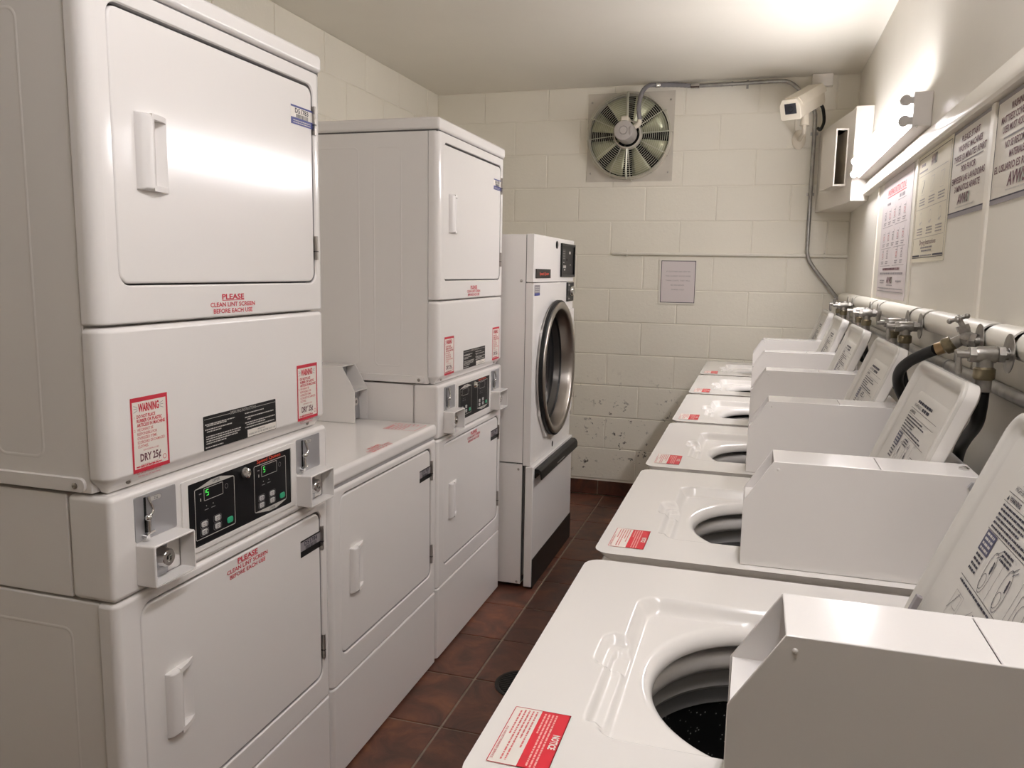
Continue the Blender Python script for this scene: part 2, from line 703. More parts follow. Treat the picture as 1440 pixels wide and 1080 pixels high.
# left wall: plain below, blocks above the machines
wl = struct('wall_left', MB().box(XL - .12, XL - .004, YF - .1, YB + .1, -.01, ZC + .02, M_WALL), smooth=0)
F = Frame((XL, 0, 0), Y, Z)
for r in range(8, 12):
    off = 1.0 if r % 2 else 1.2
    k = 0
    for k in range(-2, 12):
        u0, u1 = off + (k - 1) * BL, off + k * BL
        u0, u1 = max(u0, .6), min(u1, YB - .006)
        if u1 - u0 > .03:
            block(wl, F, u0, u1, zj[r], zj[r + 1])

# right wall
wr = struct('wall_right', MB().box(XR, XR + .12, YF - .1, YB + .1, -.01, ZC + .02, M_WALLR), smooth=0)
FW = Frame((XR, 0, 0), -Y, Z)       # faces -x ; u=-y
bat = [-.58, .26, 1.11, 1.955, 2.80, 3.64]
for a, b in zip(bat[:-1], bat[1:]):
    m = MB()
    m.plate(FW, -b + .012, -a - .012, 1.16, 1.722, .001, 0, .004, M_PANW, bev=.001, seg=2)
    obj('panel', m, wr)
for y in bat:
    obj('batten', MB().plate(FW, -y - .016, -y + .016, 1.262, 1.722, .003, .001, .010, M_TRIMW, bev=.003, seg=2), wr)
m = MB()
prof = [(0, 1.724), (.020, 1.724), (.027, 1.729), (.029, 1.738), (.026, 1.752), (.018, 1.772), (.008, 1.790), (0, 1.796)]
FY = Frame((XR, 0, 0), -X, Z)     # u = distance into room ; N = -X x Z = +Y
m.prism(FY, prof, YF + .02, 4.03, M_TRIMW)
struct('trim_1', m)
# front wall (behind the camera) and ceiling
struct('wall_front', MB().box(XL - .1, XR + .1, YF - .12, YF, -.01, ZC + .02, M_WALLR), smooth=0)
struct('ceiling', MB().box(XL - .1, XR + .1, YF - .1, YB + .1, ZC, ZC + .1, M_CEIL), smooth=0)


# ------------------------------------------------------------------ dryers on the left (local: front plane x=0, y 0..W, z up)
DW = .700


def front_shell(name, parent, z0, z1, hole=None, w=DW, r=.022, back=-.034, topr=.006, botr=.004, chamfer=None, m_=None):
    """sheet-metal front with rolled vertical edges; optional door opening (u0,u1,v0,v1,rad)"""
    m_ = m_ or M_EN
    prof, nrm = [], []
    prof.append((back, 0)); nrm.append((0, -1))
    for k in range(7):
        a = PI / 2 * k / 6
        prof.append((-r + r * math.sin(a), r - r * math.cos(a))); nrm.append((math.sin(a), -math.cos(a)))
    prof2 = [(x, w - y) for x, y in prof[::-1]]
    nrm2 = [(a, -b) for a, b in nrm[::-1]]
    P, Nn = prof + prof2, nrm + nrm2
    k = len(P)
    flat = len(prof) - 1
    rows = []
    nb = 4
    if chamfer:
        dz, dx = chamfer
        rows.append((z0, dx + .003)); rows.append((z0 + .002, dx))
        for q in range(1, 7):
            t_ = q / 6
            rows.append((z0 + .002 + (dz - .002) * t_, dx * (1 - (3 * t_ * t_ - 2 * t_ ** 3))))
    else:
        for q in range(nb + 1):
            a = PI / 2 * q / nb
            rows.append((z0 + botr * (1 - math.cos(a)), botr * (1 - math.sin(a))))
    main = len(rows) - 1
    for q in range(nb + 1):
        a = PI / 2 * q / nb
        rows.append((z1 - topr * (1 - math.sin(a)), topr * (1 - math.cos(a))))
    vs, fs = [], []
    for z, ins in rows:
        for (x, y), (nx, ny) in zip(P, Nn):
            vs.append((x - nx * ins, y - ny * ins, z))
    for j in range(len(rows) - 1):
        for i in range(k - 1):
            if hole and j == main and i == flat:
                continue
            fs.append((j * k + i, j * k + i + 1, (j + 1) * k + i + 1, (j + 1) * k + i))
    b = MB().add(vs, fs, m_)
    # top and bottom closing faces
    L = len(rows) - 1
    b.add([vs[L * k + i] for i in range(k)], [tuple(range(k))], m_)
    b.add([vs[i] for i in range(k)], [tuple(range(k))[::-1]], m_)
    if hole:
        u0, u1, v0, v1, rad = hole
        o_ = rr(r, w - r, rows[main][0], rows[main + 1][0], 1e-4, 6)
        h = rr(u0, u1, v0, v1, rad, 6)
        h2 = rr(u0 + .003, u1 - .003, v0 + .003, v1 - .003, rad - .003, 6)
        b.loops(FX, [(o_, 0), (h, 0), (rr(u0 + .0015, u1 - .0015, v0 + .0015, v1 - .0015, rad - .0015, 6), -.0012), (h2, -.004)], m_)
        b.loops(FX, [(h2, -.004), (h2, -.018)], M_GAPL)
    return obj(name, b, parent, smooth=40)


def make_handle(u0, v0, parent, w=.076, h=.128, n=.0):
    """moulded pull: raised ridge on one side, scooped finger pocket on the other"""
    b = MB()
    rid = [(0, 0), (.003, .008), (.010, .0135), (.024, .0145), (.033, .0125), (.037, .005), (.037, 0)]
    # ridge
    k = len(rid)
    t1, t2 = .006, h - .006
    vs = []
    for vv, sc in ((0, .0), (.0015, .75), (t1, 1), (t2, 1), (h - .0015, .75), (h, .0)):
        for uu, nn in rid:
            vs.append((n + nn * sc + .0002, u0 + uu, v0 + vv))
    fs = [(j * k + i, j * k + i + 1, (j + 1) * k + i + 1, (j + 1) * k + i) for j in range(5) for i in range(k - 1)]
    b.add(vs, fs, M_PLW)
    # tapered end walls of the pocket
    for va, vb in ((0, .009), (h - .009, h)):
        b.prism(Frame((0, 0, v0 + va), X, Y), [(n, u0 + .03), (n + .0145, u0 + .026), (n + .009, u0 + .055), (n + .0005, u0 + w), (n, u0 + w)], 0, vb - va, M_PLW)
    # concave finger scoop behind the ridge
    sc = [(w, .0002), (w - .010, -.0035), (w - .020, -.0085), (w - .030, -.0135), (w - .038, -.0165), (.034, -.0165), (.034, .004)]
    m_ = len(sc)
    vs = [(n + nn, u0 + uu, v0 + vv) for vv in (.0086, h - .0086) for uu, nn in sc]
    b.add(vs, [(i_, i_ + 1, m_ + i_ + 1, m_ + i_) for i_ in range(m_ - 1)], M_PLW)
    return obj('handle', b, parent, smooth=50)


def make_hinge(v0, v1, u, parent):
    b = MB().fbox(FX, u - .003, u + .003, v0, v1, -.006, .003, M_STE)
    b.fbox(FX, u - .0035, u + .0035, v0 + (v1 - v0) * .33, v0 + (v1 - v0) * .38, -.006, .0034, M_GAP)
    return obj('hinge', b, parent, smooth=0)


def make_asset_tag(u0, u1, v0, v1, code, parent, n, dark=False):
    b = MB()
    F = Frame((n, u0, v0), Y, Z)
    W, H = u1 - u0, v1 - v0
    b.rect(F, 0, W, 0, H, M_GRYI if dark else M_LW, 1)
    b.rect(F, 0, W, H * .90, H, M_BLK if dark else M_BLUE, 2)
    b.rect(F, 0, W, 0, H * .36, M_BLK if dark else M_BLUE, 2)
    b.text(F, code, W * .5, H * .62, H * .24, M_INK, wd=W * .62, bold=.025)
    x = W * .24
    q = random.Random(5)
    while x < W * .78:
        d = q.choice((.0008, .0014, .002))
        b.rect(F, x, x + d, H * .36, H * .57, M_INK, 2)
        x += d + q.choice((.001, .0016))
    for vv in ((.19, .08) if not dark else ()):
        b.words(F, W * .1, W * .9, H * vv, H * .05, M_LGRY, 3, q)
    return obj('asset_tag', b, parent, smooth=0)


def lint_text(u, v, parent, n, name='lint_notice', F=None, k=1.0):
    b = MB()
    F = F or Frame((n, u, v), Y, Z)
    m_ = M_RED if k == 1 else M_PINK
    b.text(F, 'PLEASE', 0, .008, .010, m_, wd=.070, bold=.03)
    b.rect(F, -.035, .035, .0055, .0067, m_, 2)
    b.text(F, 'CLEAN LINT SCREEN', 0, -.006, .0082, m_, wd=.142, bold=.02)
    b.text(F, 'BEFORE EACH USE', 0, -.0185, .0082, m_, wd=.124, bold=.02)
    return obj(name, b, parent, smooth=0)


def warning_label(u0, u1, v0, v1, parent, n):
    b = MB()
    F = Frame((n, u0, v0), Y, Z)
    W, H = u1 - u0, v1 - v0
    b.rect(F, 0, W, 0, H, M_LW, 1)
    b.frame(F, 0, W, 0, H, .0042, M_RED, 2, .0002)
    b.rect(F, 0, W, H - .0075, H, M_RED, 2)
    b.rect(F, 0, W, 0, .0065, M_RED, 2)
    b.text(F, 'WARNING', W * .48, H - .025, .0130, M_RED, wd=W * .56, bold=.04)
    for s_ in (-1, 1):
        for k, dv in enumerate((.004, 0, -.005)):
            b.line(F, (W * .48 + s_ * W * .30, H - .019 + dv * .6), (W * .48 + s_ * W * .40, H - .019 + dv * 1.3), .0009, M_GRYI, 2)
    y = H - .036
    b.text(F, '1', W * .09, y, .0045, M_RED)
    for s_, wd in (('DO NOT PLACE', .50), ('RUBBER OR PLASTIC', .68), ('ARTICLES IN MACHINE', .76)):
        b.text(F, s_, W * .15, y, .0055, M_RED, 'l', wd=W * wd, bold=.03)
        y -= .0076
    b.text(F, '2', W * .09, y, .0045, M_RED)
    for s_, wd in (('WE CANNOT BE', .43), ('RESPONSIBLE FOR', .53), ('OVERSIZED ITEMS,', .53), ('SCORCHED OR DAMAGED', .74), ('CLOTHES.', .28)):
        b.text(F, s_, W * .15, y, .0048, M_PINK, 'l', wd=W * wd, bold=.01)
        y -= .0073
    b.text(F, 'FOR NORMAL LOAD', W * .5, y + .001, .0028, M_RED, wd=W * .42)
    b.text(F, 'DRY 25\u00a2', W * .48, y - .0165, .0125, M_MAR, wd=W * .56, bold=.03)
    b.text(F, 'ADDITIONAL LOADS MAY', W * .45, y - .0245, .0027, M_RED, wd=W * .48)
    b.text(F, 'REQUIRE MORE TIME', W * .45, y - .029, .0027, M_RED, wd=W * .5)
    b.text(F, 'ALL VALLEY WASHER SERVICE', W * .42, y - .0378, .0029, M_RED, wd=W * .66)
    b.text(F, 'SERVING ALL OF CALIFORNIA', W * .42, y - .0428, .0027, M_RED, wd=W * .60)
    b.words(F, W * .09, W * .78, .0085, .0022, M_RED, 2, random.Random(2))
    b.oval(F, (W * .86, .016), .0045, .0045, .001, M_RED, 2)
    return obj('warning_label', b, parent, smooth=0)


def instruction_label(parent, n):
    b = MB()
    u0, u1, v0, v1 = .240, .482, 1.003, 1.070
    F = Frame((n, u0, v0), Y, Z)
    W, H = u1 - u0, v1 - v0
    b.poly(F, rr(0, W, 0, H, .002, 3), M_BLK, 1)
    b.text(F, 'OPERATING INSTRUCTIONS', W * .52, H - .0085, .0058, M_LGRY, wd=W * .36)
    b.rect(F, .003, W * .34, H - .0068, H - .006, M_LGRY, 2)
    b.rect(F, W * .70, W - .001, H - .0068, H - .006, M_LGRY, 2)
    q = random.Random(9)
    for v, a, c in ((.049, .02, .40), (.046, .04, .30), (.039, .02, .36), (.0345, .04, .22), (.025, .03, .48), (.0205, .03, .47), (.016, .03, .44), (.0115, .03, .28), (.004, .02, .24)):
        b.words(F, W * a, W * c, v, .0022, M_LGRY, 2, q)
    for v, a, c in ((.051, .54, .82), (.0425, .54, .96), (.038, .57, .62), (.031, .54, .98), (.0265, .56, .84), (.021, .54, .97)):
        b.words(F, W * a, W * c, v, .0022, M_LGRY, 2, q)
    b.rect(F, W * .57, W - .001, .001, .0165, M_LW, 2)
    b.text(F, 'IMPORTANT', W * .77, .0105, .0032, M_INK, lv=3)
    b.text(F, 'CLEAN LINT FILTER BEFORE EACH USE', W * .785, .0045, .0034, M_INK, lv=3, wd=W * .40)
    return obj('instruction_label', b, parent, smooth=0)


def coin_unit(u0, parent, n=0):
    """grey coin slide plate with lever, and the open coin box under it"""
    F = Frame((n, u0, 0), Y, Z)
    b = MB().plate(F, 0, .103, .880, .961, .004, -.002, .0012, M_PLT, bev=.0008, seg=3)
    pl = obj('coin_slide_plate', b, parent)
    g = MB()
    F2 = Frame((n + .0018, u0, 0), Y, Z)
    g.poly(F2, [(.037 + x, .9495 + y) for x, y in ((0, 0), (.004, -.0045), (.022, -.0045), (.027, 0), (.022, .0045), (.004, .0045))], M_LGRY, 1)
    g.frame(F2, .036, .065, .9445, .9545, .0009, M_GRYI, 2, .004)
    g.text(F2, '25\u00a2', .051, .947, .005, M_INK, lv=2)
    obj('price_emblem', g, pl, smooth=0)
    l = MB()
    N_ = n + .006
    l.tube(catmull([(N_, u0 + .028, .957), (N_ + .003, u0 + .030, .945), (N_ + .004, u0 + .034, .932), (N_ + .006, u0 + .026, .926), (N_ + .005, u0 + .019, .922)], 5), .0028, M_CHR, 8)
    l.sphere((N_ + .005, u0 + .021, .9215), .006, M_CHR)
    l.tube([(N_ + .001, u0 + .027, .917), (N_, u0 + .0275, .892)], .0034, M_CHR, 8)
    l.tube([(n + .001, u0 + .018, .888), (n + .012, u0 + .018, .887)], .0045, M_CHR, 8)
    l.tube([(n + .004, u0 + .018, .889), (n + .004, u0 + .042, .891)], .0022, M_CHR, 8)
    l.box(n + .0012, n + .0022, u0 + .022, u0 + .0265, .893, .956, M_HOLE)
    obj('coin_lever', l, pl, smooth=50)
    # open-fronted coin box
    c = MB()
    z0, z1, d = .803, .8785, .039
    o_ = rr(0, .105, z0, z1, .004, 4)
    i_ = rr(.004, .101, z0 + .004, z1 - .003, .002, 4)
    FB = Frame((n, u0, 0), Y, Z)
    c.loops(FB, [(o_, -.001), (o_, d - .0015), (rr(.0012, .1038, z0 + .0012, z1 - .0012, .003, 4), d), (i_, d), (i_, .008)], M_BOX)
    bx = obj('coin_box', c, parent)
    c = MB().plate(FB, .0035, .066, z0 + .004, z1 - .004, .001, .003, .009, M_PLT, bev=.001, seg=2)
    c.fbox(FB, .066, .1015, z0 + .004, z1 - .004, .002, .005, M_BOX)
    obj('vault_plate', c, bx)
    c = MB().lathe(FB, [(.020, .009), (.020, .013), (.0165, .022), (.0165, .027), (.014, .030), (.0075, .030), (.0065, .026), (.001, .026)], M_CHR, 24, c=(.046, z0 + .040))
    c.fbox(FB, .0445, .0475, z0 + .036, z0 + .044, .0255, .0268, M_HOLE)
    obj('lock', c, bx, smooth=40)


def control_panel(parent, n=0):
    b = MB()
    b.ringplate(FX, rr(.170, .551, .812, .958, .004, 4), rr(.187, .533, .821, .949, .002, 4), 0, .003, M_EN)
    b.fbox(FX, .186, .534, .820, .950, 0, .001, M_PANEL)
    cp = obj('control_panel', b, parent, bevel=.001)
    F = Frame((.0011, 0, 0), Y, Z)
    for (u0, u1, v0, v1, up) in ((.206, .3275, .8335, .9352, True), (.394, .514, .8345, .9367, False)):
        p = MB()
        p.frame(F, u0, u1, v0, v1, .0014, M_LGRY, 1, .004)
        c = (u0 + u1) / 2
        if up:
            p.poly(F, [(u0 + .008, v1), (u1 - .002, v1), (c + .018, v1 + .0088), (c - .012, v1 + .0088)], M_LGRY, 1)
            p.text(F, 'UPPER', c + .004, v1 + .0018, .0055, M_INK, wd=.022)
        else:
            p.poly(F, [(u0 + .002, v0), (c - .008, v0 - .0085), (c + .020, v0 - .0085), (u1 - .002, v0)], M_LGRY, 1)
            p.text(F, 'LOWER', c + .004, v0 - .0072, .0052, M_INK, wd=.022)
        d0 = u0 + .027
        p.frame(F, d0, d0 + .058, v1 - .029, v1 - .004, .0011, M_LGRY, 1, .002)
        p.oval(F, (d0 + .069, v1 - .016), .005, .005, .0007, M_GRYI, 1)
        p.rect(F, d0 - .014, d0 - .007, v1 - .013, v1 - .011, M_GRYI, 1)
        p.rect(F, d0 - .011, d0 - .0085, v1 - .027, v1 - .021, M_LGRY, 1)
        for q in (.0335, .0535):
            p.oval(F, (u0 + q, v1 - .0397), .0012, .0012, .0011, M_LGRY, 1, seg=8)
            p.rect(F, u0 + q - .006, u0 + q + .006, v1 - .0475, v1 - .0462, M_GRYI, 1)
        obj('keypad_print', p, cp, smooth=0)
    obj('maker_name', MB().text(F, 'Speed Queen', .449, .9405, .0072, M_ORG, wd=.088, bold=.02), cp, smooth=0)
    # green digits
    for du, dv, tick in ((.2437, .9155, True), (.4312, .9165, False)):
        g = MB()
        h, w_ = .0120, .0064
        t_ = .0012
        x0, x1 = du - w_ / 2, du + w_ / 2
        for a in ((x0, x1, dv + h - t_, dv + h), (x0, x0 + t_, dv + h / 2, dv + h), (x0, x1, dv + h / 2 - t_ / 2, dv + h / 2 + t_ / 2), (x1 - t_, x1, dv, dv + h / 2), (x0, x1, dv, dv + t_)):
            g.rect(F, *a, M_LED, 2)
        if tick:
            g.rect(F, x0 - .0042, x0 - .0028, dv + h / 2, dv + h, M_LED, 2)
        obj('digit', g, cp, smooth=0)
    for u0, v0 in ((.206, .8335), (.394, .8345)):
        for du, dv in ((.0255, .028), (.0255, .0123), (.0650, .0285), (.0650, .0128)):
            b = MB().plate(F, u0 + du - .0085, u0 + du + .0085, v0 + dv - .0052, v0 + dv + .0052, .0035, 0, .0016, M_BTN, bev=.0006, seg=4)
            Fp = Frame((.0029, 0, 0), Y, Z)
            b.rect(Fp, u0 + du - .005, u0 + du + .001, v0 + dv - .003, v0 + dv - .001, M_GRYI, 1)
            b.rect(Fp, u0 + du - .005, u0 + du + .001, v0 + dv + .001, v0 + dv + .003, M_GRYI, 1)
            b.rect(Fp, u0 + du + .004, u0 + du + .006, v0 + dv - .003, v0 + dv + .003, M_INK, 1)
            b.frame(F, u0 + du - .0125, u0 + du + .0125, v0 + dv - .0072, v0 + dv + .0072, .0005, M_GRYI, 1, .005)
            obj('button', b, cp, smooth=40)
        b = MB().plate(F, u0 + .0945, u0 + .1125, v0 + .0075, v0 + .0195, .004, 0, .0018, M_GRN, bev=.0006, seg=4)
        obj('start_button', b, cp)['label'] = 'green start button'
    b = MB().lathe(Frame((.001, 0, 0), Y, Z), [(.0125, 0), (.0125, .003), (.010, .010), (.006, .012), (.005, .010), (.0008, .010)], M_CHR, 24, c=(.3617, .9317))
    obj('lock', b, cp, smooth=40)


def door(parent, u0, u1, v0, v1, rad, hu, hv, tagbox, code, hinges, notice, n=-.0035, dark=True):
    a0, a1, b0, b1 = u0 + .006, u1 - .005, v0 + .006, v1 - .008
    L = [(rr(a0, a1, b0, b1, rad - .006, 8), -.022)]
    for k in range(5):
        an = PI / 2 * k / 4
        dd = .005 * (1 - math.cos(an))
        L.append((rr(a0 + dd, a1 - dd, b0 + dd, b1 - dd, rad - .006 - dd, 8), n - .005 + .005 * math.sin(an)))
    pk = rr(hu + .020, hu + .0755, hv + .0085, hv + .1195, .003, 8)
    L += [(pk, n), (pk, n - .018)]
    b = MB().loops(FX, L, M_EN, True, True)
    d = obj('door', b, parent, smooth=40)
    make_handle(hu, hv, d, n=n)
    make_asset_tag(*tagbox, code, d, n, dark)
    for a in hinges:
        make_hinge(a[0], a[1], u1 - .0005, d)
    if notice:
        lint_text(*notice, d, n)
    # solid dark slab standing in for the shade behind the door gap
    obj('door_gap_shade', MB().fbox(FX, u0 - .002, u1 + .002, v0 - .002, v1 + .002, -.030, -.0225, M_GAP), parent, smooth=0)
    return d


def screw(F, u, v, n, parent, r=.0055):
    b = MB().lathe(F, [(r, n), (r, n + .0015), (r * .6, n + .003), (r * .25, n + .003), (r * .2, n + .0018), (.0002, n + .0018)], M_STE, 12, c=(u, v))
    return obj('screw', b, parent, smooth=40)


def side_line(name, parent, x0, x1, z0, z1, y, m_=None):
    """embossed rounded-rectangle bead on a side panel facing -y"""
    F = Frame((0, y, 0), X, Z)
    b = MB()
    b.loops(F, [(rr(x0, x1, z0, z1, .02, 5), 0), (rr(x0 + .003, x1 - .003, z0 + .003, z1 - .003, .018, 5), .0009), (rr(x0 + .006, x1 - .006, z0 + .006, z1 - .006, .015, 5), 0)], m_ or M_EN)
    return obj(name, b, parent, smooth=60)


def lower_cabinet(root, ztop, hole):
    obj('cabinet', MB().box(-.72, -.036, .004, DW - .004, .03, ztop - .004, M_EN), root, bevel=.004)
    for x in (-.66, -.10):
        for y in (.05, .65):
            obj('foot', MB().lathe(Frame((x, y, 0), X, Y), [(.018, 0), (.022, .006), (.014, .012), (.010, .034)], M_BLK, 12, cap0=True), root)
    front_shell('toe_panel', root, .006, .2605, r=.014, topr=.005)
    front_shell('lower_front', root, .2655, ztop - .003, hole=hole, r=.014, topr=.008)


def make_stack():
    t = thing('stacked_dryer', 'tall white stacked coin dryer nearest the camera, lit stripe across its upper door', 'dryer', (-1, 1.024, 0), 0, 'stacked coin dryers on the left')
    lower_cabinet(t, .790, (.0545, .669, .324, .768, .030))
    door(t, .0545, .669, .324, .768, .030, .112, .482, (.575, .667, .671, .712), 'D51784', ((.375, .438), (.662, .722)), (.371, .736))
    side_line('side_bead', t, -.40, -.095, .10, .735, .004)
    # control section
    obj('control_cabinet', MB().box(-.70, -.092, .004, DW - .004, .790, .972, M_EN), t, bevel=.003)
    b = MB().box(-.090, .0, .001, DW - .001, .7895, .9735, M_EN)
    obj('control_front', b, t, bevel=.010, seg=3)
    control_panel(t)
    coin_unit(.0535, t)
    coin_unit(.559, t)
    # upper dryer
    obj('upper_cabinet', MB().box(-.70, -.0365, .003, DW - .003, .977, 1.799, M_EN), t, bevel=.003)
    front_shell('upper_lower_front', t, .9755, 1.2535, chamfer=(.030, .020), topr=.010, r=.024, back=-.035)
    front_shell('upper_front', t, 1.258, 1.7985, hole=(.0465, .666, 1.3185, 1.7725, .028), r=.024, back=-.035, topr=.003)
    door(t, .0465, .666, 1.3185, 1.7725, .028, .101, 1.481, (.573, .662, 1.672, 1.713), 'D51783', ((1.375, 1.430), (1.660, 1.724)), None, dark=False)
    lint_text(.345, 1.284, t, 0)
    b = MB().box(-.71, .003, -.0, DW, 1.8025, 1.8425, M_EN)
    obj('top_cap', b, t, bevel=.011, seg=4)
    obj('cap_gap', MB().box(-.70, -.006, .006, DW - .006, 1.797, 1.8035, M_GAP), t, smooth=0)
    warning_label(.0565, .1455, 1.002, 1.132, t, 0)
    warning_label(.569, .657, 1.003, 1.133, t, 0)
    instruction_label(t, 0)
    F = Frame((0, 0, 0), Y, Z)
    screw(F, .058, .9885, -.013, t)
    screw(F, .631, .9885, -.013, t)
    # side details (side faces the camera, -y)
    for x0, x1 in ((-.235, -.13), (-.45, -.285), (-.64, -.49)):
        side_line('side_bead', t, x0, x1, 1.03, 1.755, .003)
    FS = Frame((0, .003, 0), X, Z)
    b = MB().loops(FS, [(rr(-.69, -.047, .979, 1.004, .010, 4), .0), (rr(-.688, -.049, .980, 1.002, .009, 4), .0035)], M_EN, cap1=True)
    obj('side_strip', b, t)
    screw(FS, -.068, .990, .0035, t)
    return t


s1 = make_stack()
s2 = dup(s1, (-1, 2.4455, 0), 'tall white stacked coin dryer between the low dryer and the round-door dryer')
for c in list(s2.children):          # its displays are dark
    for g in list(c.children):
        if g.name.startswith('digit'):
            bpy.data.objects.remove(g)


def meter_case(root, F, L, wd, zs, zt, xs, rear_seam=None, lock=True):
    """coin meter case. F: u along its length from the front edge, v up, N across; sits on v=0, n from 0..wd"""
    t = .0028
    prof = [(0, 0), (L, 0), (L, zt), (xs, zt), (0, zs)]
    b = MB()
    for n0 in (0, wd - t):
        b.prism(F, prof, n0, n0 + t, M_BOX)
    cs = obj('coin_box', b, root, bevel=.0012)
    b = MB()
    e = rear_seam or L
    b.fbox(F, xs, e - .0006, zt - t, zt, t * .4, wd - t * .4, M_BOX)
    obj('top_plate', b, cs, bevel=.0015, seg=3)
    if rear_seam:
        obj('rear_cover', MB().fbox(F, e + .0006, L, zt - t, zt, t * .4, wd - t * .4, M_BOX), cs, bevel=.0015, seg=3)
    b = MB()
    b.fbox(F, .002, xs + .045, zs - t, zs, t, wd - t, M_BOX)
    obj('shelf', b, cs, smooth=0)
    b = MB()
    b.fbox(F, xs + .030, xs + .033, zs, zt - t, t, wd - t, M_PLT)
    b.fbox(F, L - t, L, 0, zt - t, t, wd - t, M_BOX)
    b.fbox(F, .030, .033, .003, zs - t, t, wd - t, M_PLT)
    obj('inner_plate', b, cs, smooth=0)
    if lock:
        FL = Frame(F.p(.030, 0, 0), F.N, F.V)
        sgn = 1 if FL.N.dot(F.U) < 0 else -1
        b = MB().lathe(FL, [(.018, 0), (.018, sgn * .006), (.013, sgn * .013), (.0055, sgn * .014), (.0045, sgn * .010), (.0003, sgn * .010)], M_CHR, 20, c=(wd * .45, zs * .62))
        b.fbox(FL, wd * .45 - .0015, wd * .45 + .0015, zs * .62 - .005, zs * .62 + .005, sgn * .0095, sgn * .0108, M_HOLE)
        obj('lock', b, cs, smooth=40)
    return cs


# low single dryer between the stacks
sd = thing('single_dryer', 'low white front-loading dryer standing between the two tall stacks', 'dryer', (-1, 1.735, 0))
lower_cabinet(sd, .800, (.047, .661, .332, .779, .032))
door(sd, .047, .661, .332, .779, .032, .103, .487, (.567, .660, .676, .715), 'D51787', ((.377, .441), (.664, .730)), None)
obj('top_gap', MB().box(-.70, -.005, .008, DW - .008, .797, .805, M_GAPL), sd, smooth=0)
obj('top_cap', MB().box(-.72, .003, 0, DW, .8045, .8470, M_EN), sd, bevel=.012, seg=4)
FM = Frame((-.252, .605, .8475), -X, Z)    # u toward the wall, N = -X x Z = +Y
meter_case(sd, FM, .36, .092, .107, .188, .046)
FT = Frame((-.02, .285, .847), Y, -X)
lint_text(0, 0, sd, 0, 'lint_notice', Frame((-.022, .31, .8472), Y, -X), 1.1)
b = MB()
F = Frame((-.125, .563, .8472), Y, -X)
b.frame(F, 0, .100, -.105, .005, .0022, M_PINK, 1, .0005)
b.line(F, (.068, -.10), (.068, 0), .001, M_PINK, 1)
for k in range(5):
    b.words(F, .006, .066, -.012 - k * .012, .0042, M_PINK, 1, random.Random(k))
for k in range(6):
    b.words(F, .072, .096, -.012 - k * .014, .0035, M_PINK, 1, random.Random(k + 9))
b.rect(F, .004, .064, -.006, -.001, M_PINK, 1)
obj('notice_label', b, sd, smooth=0)

# ------------------------------------------------------------------ large round-door dryer
bd = thing('large_dryer', 'large white commercial dryer with round steel-rimmed glass door by the back wall', 'dryer', (-.875, 3.163, 0))
W = .735
b = MB()
sq = [(0, .555), (W, .555), (W, 1.507), (0, 1.507)]
sqi = [(.003, .558), (W - .003, .558), (W - .003, 1.504), (.003, 1.504)]
b.loops(FX, [(sq, -.85), (sq, -.0335), (sqi, -.0335), (sqi, -.84)], M_EN, True, True)
obj('cabinet', b, bd, bevel=.001)
b = MB().lathe(FX, [(.30, -.14), (.30, -.60), (.0005, -.62)], M_DRUM, 48, c=(.368, .924))
obj('drum', b, bd, smooth=40)
obj('lower_cabinet', MB().box(-.85, -.0335, .0, W, .02, .549, M_EN), bd, bevel=.002)
obj('seam', MB().ringplate(FX, rr(.004, W - .004, .03, 1.49, .002, 3), rr(.02, W - .02, .05, 1.47, .002, 3), -.06, -.0315, M_GAP), bd, smooth=0)
for y in (.06, W - .06):
    for x in (-.78, -.1):
        obj('foot', MB().lathe(Frame((x, y, 0), X, Y), [(.02, 0), (.02, .012), (.01, .03)], M_BLK, 12, cap0=True), bd)
obj('upper_panel', MB().box(-.031, 0, 0, W, 1.3135, 1.509, M_EN), bd, bevel=.002)
def sqring(r_, k_=72):
    o_, i_ = [], []
    for q_ in range(k_):
        a = 2 * PI * q_ / k_
        c_, s_ = math.cos(a), math.sin(a)
        i_.append((.368 + r_ * c_, .924 + r_ * s_))
        tx = ((W if c_ > 0 else 0) - .368) / c_ if abs(c_) > 1e-6 else 1e9
        ty = ((1.3105 if s_ > 0 else .545) - .924) / s_ if abs(s_) > 1e-6 else 1e9
        t_ = min(tx, ty)
        o_.append((.368 + t_ * c_, .924 + t_ * s_))
    # pull the nearest ring points into the true corners
    for cu, cv in ((0, .545), (W, .545), (0, 1.3105), (W, 1.3105)):
        j = min(range(k_), key=lambda q_: math.dist(o_[q_], (cu, cv)))
        o_[j] = (cu, cv)
    return o_, i_


o_, i_ = sqring(.286)
obj('middle_panel', MB().ringplate(FX, o_, i_, -.031, 0, M_EN), bd, smooth=30)
# control inset
b = MB()
b.ringplate(FX, rr(.455, .732, 1.335, 1.489, .002, 3), rr(.470, .722, 1.345, 1.479, .002, 3), 0, .009, M_BLK)
b.fbox(FX, .469, .723, 1.344, 1.480, 0, .0025, M_PANEL)
ci = obj('control_panel', b, bd, bevel=.001)
F = Frame((.0026, 0, 0), Y, Z)
b = MB()
b.rect(F, .485, .545, 1.415, 1.463, M_BLK2, 1)
for k in range(4):
    b.words(F, .490, .54, 1.452 - k * .011, .003, M_GRYI, 2, random.Random(k))
b.rect(F, .622, .650, 1.443, 1.455, M_LW, 1)
b.oval(F, (.575, 1.415), .010, .0065, .0063, M_HOLE, 1)
b.rect(F, .500, .525, 1.400, 1.404, M_LGRY, 1)
b.rect(F, .505, .560, 1.376, 1.388, M_LGRY, 1)
b.rect(F, .520, .548, 1.365, 1.372, M_LGRY, 1)
b.rect(F, .640, .662, 1.390, 1.394, M_LGRY, 1)
obj('panel_print', b, ci, smooth=0)
